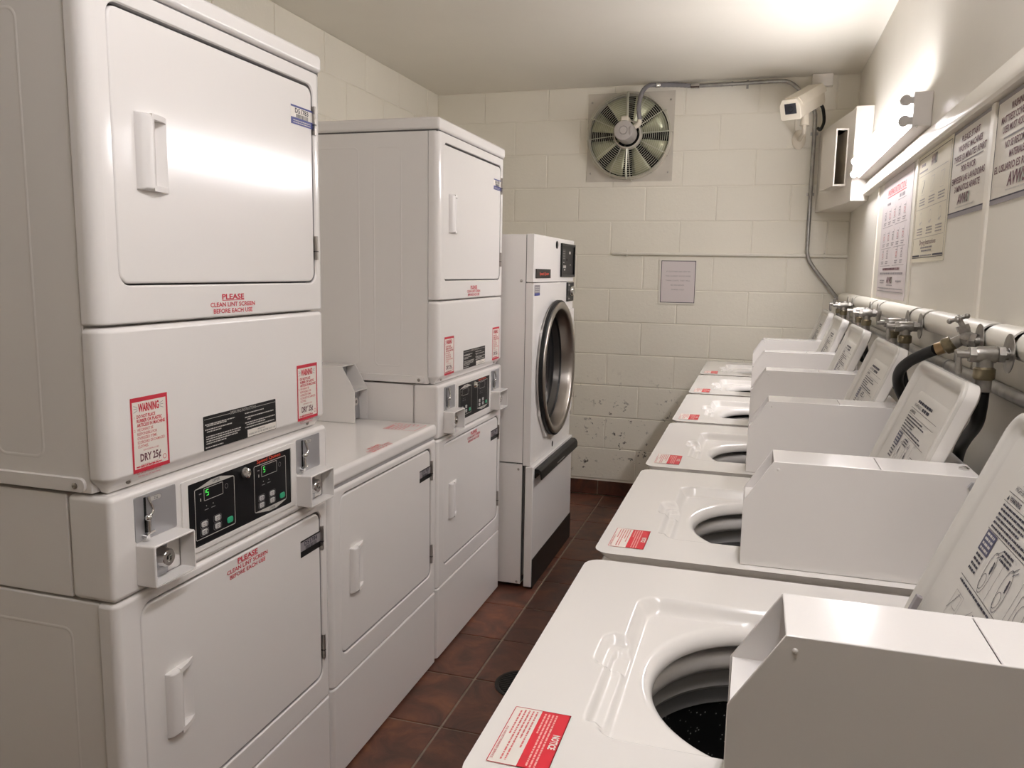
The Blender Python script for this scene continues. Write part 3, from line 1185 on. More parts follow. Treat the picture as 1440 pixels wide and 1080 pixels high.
b = MB().fbox(FX, .029, .266, 1.330, 1.3685, 0, .004, M_BLK)
b.text(Frame((.0041, 0, 0), Y, Z), 'Speed Queen', .155, 1.343, .012, M_ORG, wd=.15, bold=.015)
obj('name_badge', b, bd, smooth=0)
b = MB()
F = Frame((.0002, .016, 1.258), Y, Z)
b.rect(F, 0, .086, 0, .044, M_GRYI, 1)
b.rect(F, 0, .086, 0, .011, M_BLUE, 2)
b.rect(F, 0, .086, .040, .044, M_GRYI, 2)
for k in range(3):
    b.words(F, .01, .076, .016 + k * .008, .003, M_LGRY, 2, random.Random(k))
obj('asset_tag', b, bd, smooth=0)
b = MB().lathe(FX, [(.017, 0), (.017, .004), (.012, .006), (.001, .006)], M_BLK, 18, c=(.378, 1.478), sc=(.85, 1))
obj('key_lock', b, bd, smooth=40)
b = MB().lathe(FX, [(.014, -.0002), (.014, .0006), (.0005, .0006)], M_HOLE, 18, c=(.385, .5555 + .008), sc=(.8, 1))
obj('latch_hole', b, bd, smooth=40)
b = MB().plate(FX, .592, .728, 1.218, 1.309, .002, 0, .006, M_BLK, bev=.001, seg=2)
cs = obj('coin_slot', b, bd)
b = MB().lathe(Frame((.006, 0, 0), Y, Z), [(.024, 0), (.024, .008), (.018, .015), (.001, .016)], M_CHR, 20, c=(.668, 1.268))
obj('coin_knob', b, cs, smooth=50)
b = MB().rect(Frame((.0064, 0, 0), Y, Z), .612, .632, 1.293, 1.300, M_LGRY, 1)
b.rect(Frame((.0064, 0, 0), Y, Z), .610, .640, 1.228, 1.233, M_GRYI, 1)
obj('panel_print', b, cs, smooth=0)
# door plate and round door
cy, cz, rad = .368, .924, .300
outl = [(.110, .74), (.215, .630), (.62, .630), (.7165, .690), (.7165, 1.182), (.30, 1.182), (.110, 1.10)]
op, ip = [], []
for k in range(72):
    a = 2 * PI * k / 72
    c_, s_ = math.cos(a), math.sin(a)
    best = 9
    for p0, p1 in zip(outl, outl[1:] + outl[:1]):
        ex, ey = p1[0] - p0[0], p1[1] - p0[1]
        den = c_ * ey - s_ * ex
        if abs(den) < 1e-9:
            continue
        t_ = ((p0[0] - .368) * ey - (p0[1] - .924) * ex) / den
        u_ = ((p0[0] - .368) * s_ - (p0[1] - .924) * c_) / den
        if t_ > 0 and -1e-6 <= u_ <= 1 + 1e-6:
            best = min(best, t_)
    best = max(best, .294)
    op.append((.368 + best * c_, .924 + best * s_))
    ip.append((.368 + .286 * c_, .924 + .286 * s_))
for cu, cv in outl:
    if math.dist((cu, cv), (.368, .924)) > .3:
        j = min(range(72), key=lambda q_: math.dist(op[q_], (cu, cv)))
        op[j] = (cu, cv)
obj('door_plate', MB().ringplate(FX, op, ip, .001, .012, M_EN), bd, smooth=30)
b = MB()
b.lathe(FX, [(.308, .012), (.308, .026), (.302, .030), (.290, .026), (.290, .012)], M_RUB, 72, c=(cy, cz))
dr = obj('round_door', b, bd, smooth=40)
b = MB().lathe(FX, [(.300, .026), (.300, .032), (.296, .036), (.286, .037), (.272, .034), (.266, .028), (.262, .010), (.256, -.022), (.255, -.030)], M_STE, 96, c=(cy, cz))
obj('door_rim', b, dr, smooth=50)
b = MB().lathe(FX, [(.256, -.028), (.250, -.022), (.245, -.026), (.244, -.034)], M_RUB, 72, c=(cy, cz))
obj('gasket', b, dr, smooth=50)
b = MB().lathe(FX, [(.2445, -.030), (.240, -.045), (.234, -.062)], M_DRUM, 72, c=(cy, cz))
obj('inner_rim', b, dr, smooth=50)
b = MB().lathe(FX, [(.236, -.055), (.20, -.072), (.12, -.084), (.0005, -.088)], M_GLASS, 72, c=(cy, cz))
obj('glass', b, dr, smooth=50)
obj('lower_panel', MB().box(-.019, .015, -.003, W + .002, .012, .5405, M_EN), bd, bevel=.003)
obj('kick_plate', MB().box(.0155, .018, .004, W + .001, .004, .135, M_BLK2), bd, bevel=.001)
# handle: long black grip
prof = [(.015, .488), (.015, .528), (.032, .528), (.043, .520), (.048, .506), (.048, .484), (.043, .482), (.041, .500), (.036, .511), (.026, .513), (.020, .505), (.020, .488)]
b = MB().prism(Frame((0, 0, 0), -X, Z), [(-x, z) for x, z in prof], .022, W - .012, M_BLK)
hd = obj('handle', b, bd, smooth=30)
b = MB().rect(Frame((.0482, 0, 0), Y, Z), .30, .44, .494, .498, M_LGRY, 1)
obj('handle_print', b, hd, smooth=0)
FS = Frame((0, 0, 0), X, Z)
screw(FS, -.052, 1.319, 0, bd, .006)
screw(FS, -.050, .527, 0, bd, .005)
screw(FS, -.050, .030, 0, bd, .005)


# ------------------------------------------------------------------ washers (local: x 0 front .. .645 back, y 0 near .. .651 far)
WW, WD, WT = .624, .645, .880


def sstep(a, b, x):
    t_ = max(0., min(1., (x - a) / (b - a)))
    return t_ * t_ * (3 - 2 * t_)


def sd_rr(x, y, x0, x1, y0, y1, r):
    qx = abs(x - (x0 + x1) / 2) - (x1 - x0) / 2 + r
    qy = abs(y - (y0 + y1) / 2) - (y1 - y0) / 2 + r
    return math.hypot(max(qx, 0), max(qy, 0)) + min(max(qx, qy), 0) - r


HC, HR = (.300, .306), (.166, .182)


def top_h(x, y):
    d = sd_rr(x, y, .104, .486, .113, .498, .035)
    h = .020 * sstep(0, -.020, d)
    d = sd_rr(x, y, .076, .150, .265, .357, .022)
    h = max(h, .011 * sstep(0, -.014, d))
    d = sd_rr(x, y, .090, .150, .268, .335, .018)
    h = max(h, .017 * sstep(0, -.010, d))
    d = sd_rr(x, y, .094, .150, .140, .280, .006)
    h = max(h, .012 * sstep(0, -.010, d))
    return -h


def washer_top(root):
    N = 320
    # outline points evenly by arc
    ins = .016

    def outline(i_, n_):
        base = rr(i_, WD - i_, i_, WW - i_, .028 - i_ * .6, 10)
        pts = base + [base[0]]
        seg = [math.dist(pts[k], pts[k + 1]) for k in range(len(pts) - 1)]
        tot = sum(seg)
        out, k, acc = [], 0, 0
        for q in range(n_):
            d = tot * q / n_
            while acc + seg[k] < d:
                acc += seg[k]
                k += 1
            f = (d - acc) / seg[k] if seg[k] else 0
            out.append((pts[k][0] + (pts[k + 1][0] - pts[k][0]) * f, pts[k][1] + (pts[k + 1][1] - pts[k][1]) * f))
        return out
    O = outline(ins, N)
    hole = []
    for x, y in O:
        a = math.atan2((y - HC[1]) / HR[1], (x - HC[0]) / HR[0])
        hole.append((HC[0] + HR[0] * math.cos(a), HC[1] + HR[1] * math.sin(a)))
    F = Frame((0, 0, WT), X, Y)
    L = []
    # roll down at the outside
    for k in range(0, 6):
        a = PI / 2 * k / 5
        i_ = ins * (1 - math.cos(PI / 2 - a))
        pts = outline(max(i_, 1e-4), N)
        L.append((pts, -ins + ins * math.sin(a)))
    L = [(outline(1e-4, N), -.046)] + L
    M = 84
    for j in range(1, M + 1):
        t_ = j / M
        pts = [(o_[0] + (h_[0] - o_[0]) * t_, o_[1] + (h_[1] - o_[1]) * t_) for o_, h_ in zip(O, hole)]
        L.append((pts, [top_h(x, y) for x, y in pts]))
    # lip into the opening
    for dr, dz in ((.004, -.0006), (.008, -.0024), (.012, -.0056), (.015, -.0098), (.0166, -.0150), (.017, -.020), (.0155, -.0225), (.010, -.024)):
        pts = []
        for (x, y) in hole:
            vx, vy = x - HC[0], y - HC[1]
            l_ = math.hypot(vx, vy)
            pts.append((x - vx / l_ * dr, y - vy / l_ * dr))
        L.append((pts, [-.020 + dz] * N))
    b = MB().loops(F, L, M_ENT)
    return obj('top_panel', b, root, smooth=60)


def make_washer():
    t = thing('washer', '', 'washing machine', (-.248, .6484, 0), 0, 'row of top-loading washers on the right')
    FZ_ = Frame((0, 0, 0), X, Y)
    ou = rr(.010, WD - .004, .004, WW - .004, .012, 4)
    iu = rr(.014, WD - .008, .008, WW - .008, .010, 4)
    obj('cabinet', MB().loops(FZ_, [(iu, .034), (iu, WT - .040), (ou, WT - .040), (ou, .03)], M_EN, True, True), t)
    obj('front_panel', MB().box(.003, .009, .008, WW - .008, .075, WT - .05, M_EN), t, bevel=.002)
    for x in (.06, .58):
        for y in (.06, .564):
            obj('foot', MB().lathe(Frame((x, y, 0), X, Y), [(.02, 0), (.022, .008), (.012, .014), (.010, .034)], M_BLK, 12, cap0=True), t)
    tp = washer_top(t)
    F = Frame((HC[0], HC[1], WT), X, Y)
    sc = (HR[0], HR[1])
    b = MB().lathe(F, [(1.14, -.056), (1.00, -.056), (.965, -.059), (.95, -.066), (.955, -.076), (.98, -.083), (1.06, -.085)], M_PLW, 96, sc=sc)
    obj('balance_ring', b, t, smooth=60)
    b = MB().lathe(F, [(1.20, -.044), (1.20, -.38), (.001, -.385)], M_HOLE, 64, sc=sc)
    obj('outer_tub', b, t, smooth=60)
    b = MB().lathe(F, [(1.05, -.085), (1.06, -.104), (1.03, -.112), (1.04, -.116)], M_TUBG, 96, sc=sc)
    b.lathe(F, [(1.04, -.116), (1.05, -.130), (1.03, -.137), (1.05, -.140)], M_TUBD, 96, sc=sc)
    b.lathe(F, [(1.05, -.140), (1.05, -.33), (1.0, -.352)], M_BOT, 96, sc=sc)
    obj('basket', b, t, smooth=40)
    b = MB().lathe(F, [(1.01, -.352), (.55, -.352), (.30, -.335), (.12, -.31), (.0005, -.30)], M_BOT, 64, sc=sc)
    obj('agitator_plate', b, t, smooth=60)
    # sticker
    FS = Frame((.0195, .141, WT + .0003), -Y, X)
    b = MB()
    SW, SH = .104, .0625
    b.poly(FS, rr(0, SW, 0, SH, .002, 3), M_LW, 1)
    b.frame(FS, 0, SW, 0, SH, .0009, M_RED, 2, .002)
    b.rect(FS, 0, SW, SH * .49, SH, M_REDB, 2)
    b.text(FS, 'NOTICE', SW * .52, SH - .0098, .0072, M_LW, wd=.026, lv=3, bold=.035)
    q = random.Random(4)
    for k, (a, c) in enumerate(((.05, .97), (.05, .98), (.05, .98), (.05, .42))):
        b.words(FS, SW * a, SW * c, SH - .0155 - k * .0041, .0019, M_STK, 3, q)
    for k, (a, c) in enumerate(((.04, .70), (.04, .55), (.04, .93), (.04, .93), (.06, .50))):
        b.words(FS, SW * a, SW * c, SH * .49 - .0055 - k * .0044, .0018, M_PINK, 2, q)
    b.text(FS, 'ALL VALLEY WASHER SERVICE', SW * .66, .0022, .0024, M_RED, wd=SW * .56)
    obj('notice_sticker', b, t, smooth=0)
    # coin meter case on the deck
    FM_ = Frame((.243, .1165, WT + .0006), X, Z)     # N = X x Z = -Y
    cs = meter_case(t, FM_, .343, .0945, .108, .178, .044, rear_seam=.204)
    b = MB().lathe(Frame((.243 + .330, .075, WT + .178), X, Y), [(.008, 0), (.008, .003), (.004, .005), (.001, .005)], M_CHR, 10)
    obj('bolt', b, cs, smooth=30)
    b = MB().lathe(Frame((.243 + .333, .0220, WT + .163), X, Z), [(.009, 0), (.009, .006), (.001, .007)], M_PLT, 6)
    obj('bolt', b, cs, smooth=30)
    b = MB().sphere((.243 + .052, .0220, WT + .166), .0025, M_BOX, 8, 5)
    obj('rivet', b, cs)
    # rear hood
    b = MB().prism(Frame((0, .1190, 0), X, Z), [(.560, WT + .0005), (WD - .002, WT + .0005), (WD - .002, WT + .128), (.598, WT + .128)], -(WW - .004 - .1190), 0, M_EN)
    obj('rear_hood', b, t, bevel=.003)
    # lid, opened and leaning back
    h = Vector((.458, 0, WT + .004))
    d = Vector((.119, 0, .305)).normalized()
    FL = Frame(h + Y * .521, -Y, d)       # N = -Y x d : faces the aisle
    Lh, Lw = .330, .401
    b = MB()
    def q_(i_, r): return rr(i_, Lw - i_, i_, Lh - i_, r, 8)
    b.loops(FL, [(q_(.004, .03), -.028), (q_(0, .034), -.024), (q_(0, .034), -.006), (q_(.0018, .033), -.0018), (q_(.006, .030), 0), (q_(.011, .027), 0), (q_(.016, .024), -.0035), (q_(.026, .018), -.0115)], M_LID, True, True)
    b.loops(FL, [(rr(.080, Lw - .030, .020, Lh - .055, .02, 8), -.0117), (rr(.086, Lw - .034, .024, Lh - .066, .018, 8), -.0085)], M_LID, False, True)
    # pale outer skin on the sides
    lid = obj('lid', b, t, smooth=40)
    b = MB()
    b.loops(FL, [(q_(.0036, .0305), -.0286), (q_(-.0006, .0345), -.0245), (q_(-.0006, .0345), -.0065)], M_ENT, True, False)
    obj('lid_skin', b, lid, smooth=50)
    b = MB()
    # FL u = .541 - y ; label zone starts at y=.44 -> u=.101
    FP = Frame(FL.p(.101, 0, -.0083), FL.U, FL.V)
    b.text(FP, 'HIGH EFFICIENCY', .014, .2435, .0062, M_INK, 'l', wd=.066)
    q = random.Random(11)
    b.words(FP, .086, .15, .2435, .0058, M_INK, 2, q)
    b.words(FP, .030, .16, .2335 + .0195, .0052, M_INK, 2, q)
    b.rect(FP, -.002, .225, .2385, .2391, M_INK)
    b.poly(FP, [(.004, .2295), (.010, .2295), (.007, .2355)], M_INK, 2)
    b.text(FP, 'WARNING', .013, .2297, .0058, M_INK, 'l', wd=.040, bold=.02)
    b.rect(FP, -.002, .225, .2265, .2270, M_INK)
    for k, e in enumerate((.145, .17, .10, .09, .175, .19)):
        b.words(FP, .004, e, .2205 - k * .0058, .0026, M_INK, 2, q)
    b.rect(FP, -.002, .225, .1880, .1886, M_INK)
    b.rect(FP, .003, .041, .1600, .1872, M_NAVY, 2)
    for k in range(4):
        b.words(FP, .008, .037, .1815 - k * .0062, .0030, M_LGRY, 3, q)
    for k in range(4):
        b.words(FP, .007, .034, .1535 - k * .0064, .0032, M_INK, 2, q)
    for k in range(3):
        b.words(FP, .075, .11, .181 - k * .0052, .0026, M_INK, 2, q)
    b.line(FP, (.094, .186), (.094, .124), .0005, M_INK)
    b.line(FP, (.158, .186), (.158, .124), .0005, M_INK)
    for cx in (.066, .124):
        b.oval(FP, (cx, .150), .012, .026, .0009, M_INK, 2, rot=.1)
        b.oval(FP, (cx - .002, .138), .008, .010, .0008, M_INK, 2)
        b.oval(FP, (cx + .004, .156), .003, .004, .0007, M_INK, 2)
        b.line(FP, (cx + .005, .150), (cx + .003, .165), .0030, M_INK, 2)
        b.line(FP, (cx - .004, .172), (cx + .008, .182), .0009, M_INK, 2)
        b.line(FP, (cx + .001, .170), (cx + .012, .178), .0009, M_INK, 2)
    b.frame(FP, .170, .205, .128, .166, .0008, M_INK, 2, .004)
    b.oval(FP, (.187, .146), .010, .014, .0008, M_INK, 2)
    b.rect(FP, -.002, .225, .1218, .1224, M_INK)
    b.words(FP, .004, .19, .1155, .0028, M_INK, 2, q)
    b.frame(FP, .012, .046, .070, .105, .0006, M_GRYI, 2, .001)
    b.frame(FP, .022, .040, .084, .102, .0006, M_GRYI, 2, .001)
    b.line(FP, (.010, .078), (.030, .104), .0008, M_INK, 2)
    b.line(FP, (.020, .068), (.044, .082), .0010, M_INK, 2)
    b.line(FP, (.050, .072), (.085, .105), .0008, M_GRYI, 2)
    for k in range(3):
        b.words(FP, .09, .15, .100 - k * .007, .003, M_INK, 2, q)
    obj('lid_print', b, lid, smooth=0)
    b = MB().plate(FL, Lw - .036, Lw - .024, .130, .148, .003, -.012, .003, M_GRYI, bev=.001, seg=3)
    obj('bumper', b, lid)
    b = MB().plate(FL, .030, .041, .030, .055, .002, -.004, .003, M_GRYI, bev=.001, seg=3)
    obj('hinge_clip', b, lid)
    b = MB().prism(FL, [(-.014, .166), (0, .158), (0, .174), (-.012, .174)], -.016, -.008, M_PLW)
    obj('lid_tab', b, lid, bevel=.001)
    return t


WP = .6576
wash_labels = ['white top-loading washer nearest the camera, its lid cut off by the right edge',
               'second white washer from the camera, with a black hose looping behind its open lid',
               'third white washer from the camera, directly behind the one with the looping hose',
               'fourth white washer from the camera, in front of the last two washers',
               'fifth white washer from the camera, next to the one against the back wall',
               'white washer farthest from the camera, standing against the back wall']
w1 = make_washer()
w1['label'] = wash_labels[0]
for k in range(1, 6):
    dup(w1, (-.246, .6484 + WP * k, 0), wash_labels[k])

# ------------------------------------------------------------------ pipe covers, pipes, valves and hoses on the right wall
pc = thing('pipe_cover', 'cream half-round pipe cover in short lengths along the right wall', 'pipe cover', (XR - .0045, 0, 1.243))
st = [.74, .94, 1.548, 1.75, 2.345, 2.54, 3.145, 3.35, 3.96, 4.16]
edges = [YF + .3] + st + [YB - .03]
for a, b_ in zip(edges[:-1], edges[1:]):
    y0, y1 = a + .016, b_ - .016
    prof, inn = [], []
    for k in range(13):
        an = PI * k / 12
        prof.append((math.sin(an) ** .8 * .036, math.cos(an) * .029))
        inn.append((math.sin(an) ** .8 * .033, math.cos(an) * .026))
    m = MB().prism(Frame((0, 0, 0), -X, Z), prof + inn[::-1], y0, y1, M_PVC)
    obj('cover_length', m, pc, smooth=40)
m = MB().tube([(-.018, YF + .3, 0), (-.018, YB - .04, 0)], .013, M_COP, 12)
obj('water_pipe', m, pc)
for y in st:
    obj('pipe_stub', MB().tube([(-.018, y, 0), (-.0370, y, -.012)], .0085, M_ZINC, 12), pc)

cpipe = thing('wall_pipe', 'grey metal pipe running low along the right wall behind the washers', 'pipe', (XR - .0175, 0, 1.152))
obj('pipe_run', MB().tube([(0, YF + .1, 0), (0, YB - .02, 0)], .0125, M_GALV, 14), cpipe)
for y in (.3, 1.2, 2.1, 3.0, 3.9):
    m = MB().tube([(0, y - .008, 0), (0, y + .008, 0)], .0150, M_GALV, 14)
    m.box(.010, .0174, y - .008, y + .008, -.03, .03, M_GALV)
    obj('pipe_clip', m, cpipe)


def hexnut(b, p0, p1, r, m_):
    return b.tube([p0, p1], r, m_, 6)


def valve_a(y, label, z=1.226, up=False):
    """bibb with the outlet pointing down and a lever handle toward the room"""
    t = thing('water_valve', label, 'valve', (XR, y, z), 0, 'water valves along the right wall')
    b = MB()
    b.tube([(-.0425, 0, .004), (-.0440, 0, .004)], .034, M_ZINC, 24)
    obj('flange', b, t, smooth=40)
    b = MB()
    b.tube([(-.0430, 0, .002), (-.054, 0, .002)], .0095, M_ZINC, 12)
    hexnut(b, (-.050, 0, .002), (-.060, 0, .002), .0150, M_ZINC)
    b.tube([(-.058, 0, .001), (-.064, 0, .001), (-.090, 0, 0), (-.096, 0, 0)], [.011, .0145, .0145, .012], M_ZINC, 16)
    hexnut(b, (-.094, 0, 0), (-.104, 0, 0), .0145, M_ZINC)
    b.tube([(-.102, 0, 0), (-.112, 0, 0)], .007, M_ZINC, 12)
    b.tube([(-.078, 0, -.004), (-.078, 0, -.022)], .0130, M_ZINC, 16)
    obj('valve_body', b, t, smooth=40)
    b = MB()
    b.tube([(-.112, 0, 0), (-.124, 0, .0)], .0075, M_ZINC, 10)
    s_ = 1 if up else -1
    b.tube([(-.120, 0, 0), (-.120, -.002, s_ * .014), (-.119, -.003, s_ * .026), (-.118, -.003, s_ * .034)], [.005, .005, .0065, .0045], M_ZINC, 10)
    b.tube([(-.120, 0, 0), (-.121, .012, .004)], [.005, .004], M_ZINC, 10)
    obj('valve_handle', b, t, smooth=50)
    b = MB()
    b.tube([(-.078, 0, -.021), (-.078, 0, -.024), (-.078, 0, -.040), (-.078, 0, -.043)], [.014, .0175, .0175, .015], M_BRS, 18)
    b.tube([(-.078, 0, -.042), (-.078, 0, -.064)], .0135, M_ZINC, 16)
    obj('hose_coupling', b, t, smooth=40)
    return t


def hose(pts, label, name='washer_hose', r=.0115):
    b = MB().tube(catmull(pts, 8), r, M_RUB, 14)
    o = obj(name, b, smooth=60)
    return tag(o, label, 'hose', 'black washer hoses')


vx = XR - .078
va = ['dull metal valve nearest the camera, lever hanging down above the dangling hose',
      'metal valve on the near side of the second pair, between the two nearest lids',
      'metal valve on the far side of the second pair from the camera',
      'metal valve on the near side of the third pair, below the tall printed poster',
      'metal valve on the far side of the third pair, under the tall poster\'s far edge',
      'metal valve on the near side of the pair by the back wall corner',
      'metal valve closest to the back wall, where the steel conduit comes down']
ha = ['thick black hose hanging from the nearest valve and curving behind the open lid',
      'black hose hanging straight from the near valve of the second pair',
      'black hose hanging from the far valve of the second pair',
      'black hose hanging from the near valve of the third pair',
      'black hose hanging from the far valve of the third pair',
      'black hose hanging from the near valve of the corner pair',
      'black hose hanging nearest the back wall, below the conduit']
vy = [1.553, 2.345, 2.54, 3.145, 3.35, 3.96, 4.16]
for k, y in enumerate(vy):
    valve_a(y, va[k], up=(k in (2, 5)))
    zt = 1.226 - .0642
    if k == 0:
        hose([(vx, y, zt), (vx + .001, y + .008, 1.128), (.390, y + .045, 1.095), (.404, y + .165, 1.046), (.420, y + .275, .995), (.432, y + .345, .92), (.4335, y + .355, .80), (.4335, y + .355, .45)], ha[k])
    else:
        hose([(vx, y, zt), (vx, y + .002, 1.11), (vx + .02, y + .01, 1.045), (.433, y + .02, .97), (.433, y + .02, .45)], ha[k])

# second valve of the near pair: cross handle on top, outlet to the side
yB_ = 1.77
t = thing('water_valve', 'metal valve with cross handle on top and brass coupling on a looping hose', 'valve', (XR, yB_, 1.232), 0, 'water valves along the right wall')
obj('flange', MB().tube([(-.0425, -.02, .004), (-.0440, -.02, .004)], .034, M_ZINC, 24), t, smooth=40)
b = MB()
b.tube([(-.0430, -.02, .004), (-.052, -.02, .004)], .0095, M_ZINC, 12)
hexnut(b, (-.044, -.02, .004), (-.052, -.012, .004), .0145, M_ZINC)
b.tube([(-.050, -.014, .004), (-.056, 0, .006), (-.062, .01, .008)], [.012, .0145, .0130], M_ZINC, 14)
hexnut(b, (-.052, -.006, .004), (-.059, .004, .006), .0155, M_ZINC)
b.tube([(-.059, .010, .008), (-.070, .015, .001), (-.080, .020, -.006)], [.012, .0115, .0120], M_ZINC, 14)
b.tube([(-.058, .01, .008), (-.064, .012, .024)], [.010, .011], M_ZINC, 12)
hexnut(b, (-.064, .012, .022), (-.068, .013, .032), .0125, M_ZINC)
obj('valve_body', b, t, smooth=40)
b = MB()
b.tube([(-.067, .013, .031), (-.074, .014, .043)], .0055, M_ZINC, 10)
c = Vector((-.076, .014, .045))
for dx, dy, dz in ((.015, -.004, .006), (-.014, .004, -.006), (.004, .016, .002), (-.004, -.016, -.002)):
    e = c + Vector((dx, dy, dz))
    b.tube([c, e], [.0045, .004], M_ZINC, 8)
    b.sphere(e, .0056, M_ZINC, 10, 6)
b.sphere(c, .0065, M_CHR, 10, 6)
obj('valve_handle', b, t, smooth=50)
b = MB()
b.tube([(-.079, .0195, -.005), (-.081, .020, -.0065), (-.092, .025, -.012), (-.095, .026, -.014)], [.014, .017, .017, .014], M_BRS, 18)
b.tube([(-.094, .026, -.0135), (-.107, .032, -.0195)], .0128, M_COP, 16)
obj('hose_coupling', b, t, smooth=40)
p = Vector((XR, yB_, 1.232))
hose([p + Vector((-.1075, .0323, -.0197)), (.337, 1.832, 1.198), (.318, 1.870, 1.178), (.308, 1.908, 1.153), (.312, 1.938, 1.122), (.330, 1.953, 1.085), (.362, 1.957, 1.035), (.418, 1.955, .955), (.4335, 1.955, .86), (.4335, 1.955, .45)],
     'black hose looping sideways from the cross-handled valve over the second open lid')

# ------------------------------------------------------------------ light fixture
lf = thing('light_fixture', 'bare two-tube fluorescent strip light glowing on the right wall', 'light', (XR, 2.68, 1.85))
Lf = 1.345
obj('housing', MB().box(-.052, -.0005, 0, Lf, -.050, .050, M_FIX), lf, bevel=.003)
for dz in (.026, -.032):
    for y in (.012, Lf - .012):
        s_ = 1 if y < .5 else -1
        b = MB().tube([(-.073, y - .010 * 1, dz), (-.073, y + .010, dz)], .0155, M_SOCK, 18)
        b.box(-.074, -.050, y - .009, y + .009, dz - .010, dz + .010, M_SOCK)
        obj('lamp_socket', b, lf)
    obj('tube', MB().tube([(-.073, .0225, dz), (-.073, Lf - .0225, dz)], .0130, M_TUBE, 18), lf)['label'] = 'glowing fluorescent tube'
b = MB().sphere((-.040, -.001, -.050), .004, M_CHR)
obj('screw', b, lf)

# ------------------------------------------------------------------ posters on the right wall
N0 = .0047


def poster(name, y_far, y_near, z0, z1, label, cat='poster', tilt=0):
    """origin at the lower corner farther from the camera; u runs toward the camera"""
    t = thing(name, label, cat, (XR - N0, y_far, z0), 0, 'printed notices on the right wall')
    F = Frame((0, 0, 0), -Y, Z)
    return t, F, y_far - y_near, z1 - z0


def logo(b, F, u, v, h, wd, lv=3):
    b.rect(F, u + wd * .62, u + wd * 1.12, v - h * .05, v + h * 1.05, M_GREENF, lv - 1)
    b.text(F, 'AVWS', u, v, h, M_MAR, 'l', lv=lv, wd=wd, bold=.03, shear=.18)


# poster 1: tall washing instructions
t, F, W_, H_ = poster('instruction_poster', 3.505, 2.868, 1.281, 1.722, 'tall white washing-instructions poster under the fluorescent light, farthest from the camera')
obj('sheet', MB().plate(F, 0, W_, 0, H_, .002, 0, .0012, M_PAP, seg=2), t, smooth=0)
b = MB()
Fp = Frame((-.0013, 0, 0), -Y, Z)
b.frame(Fp, .02, W_ - .02, .02, H_ - .02, .003, M_LGRY, 1)
b.text(Fp, 'WASHING INSTRUCTIONS', W_ * .5, H_ - .062, .022, M_RED, wd=W_ * .62, bold=.01)
b.rect(Fp, W_ * .18, W_ * .82, H_ - .069, H_ - .066, M_RED, 2)
q = random.Random(21)
b.words(Fp, W_ * .2, W_ * .33, H_ - .098, .009, M_GRYI, 2, q)
b.words(Fp, W_ * .62, W_ * .80, H_ - .088, .012, M_GRYI, 2, q)
b.rect(Fp, W_ * .58, W_ * .84, H_ - .096, H_ - .094, M_GRYI, 2)
for r, zz in enumerate((.30, .22, .155)):
    for c_ in range(5):
        cx = W_ * (.16 + .165 * c_)
        if r == 2 and c_ in (2,):
            continue
        b.frame(Fp, cx - .022, cx + .022, zz - .010, zz + .020, .002, M_GRYI, 2, .006)
        b.oval(Fp, (cx, zz + .003), .012, .009, .0025, M_RED if (c_ + r) % 3 else M_INK, 2, seg=12)
        b.line(Fp, (cx + .010, zz + .012), (cx + .026, zz + .028), .0025, M_GRYI, 2)
        b.words(Fp, cx - .030, cx + .030, zz - .022, .0035, M_GRYI, 2, q)
        b.words(Fp, cx - .030, cx + .022, zz - .029, .0035, M_GRYI, 2, q)
    b.rect(Fp, W_ * .08, W_ * .46, zz - .037, zz - .0355, M_GRYI, 2)
    b.rect(Fp, W_ * .54, W_ * .92, zz - .037, zz - .0355, M_GRYI, 2)
b.line(Fp, (W_ * .5, .36), (W_ * .5, .12), .002, M_LGRY, 2)
b.words(Fp, W_ * .2, W_ * .8, .1025, .008, M_MAR, 2, q)
b.words(Fp, W_ * .1, W_ * .92, .087, .007, M_GRYI, 2, q)
logo(b, Fp, W_ * .38, .056, .021, W_ * .19)
b.words(Fp, W_ * .12, W_ * .30, .062, .004, M_GRYI, 2, q)
b.words(Fp, W_ * .12, W_ * .28, .054, .004, M_GRYI, 2, q)
b.words(Fp, W_ * .70, W_ * .88, .060, .006, M_GRYI, 2, q)
b.words(Fp, W_ * .38, W_ * .60, .046, .0035, M_GRYI, 2, q)
b.words(Fp, W_ * .06, W_ * .94, .034, .004, M_GRYI, 2, q)
b.rect(Fp, W_ * .04, W_ * .96, .024, .0265, M_GRYI, 2)
obj('poster_print', b, t, smooth=0)

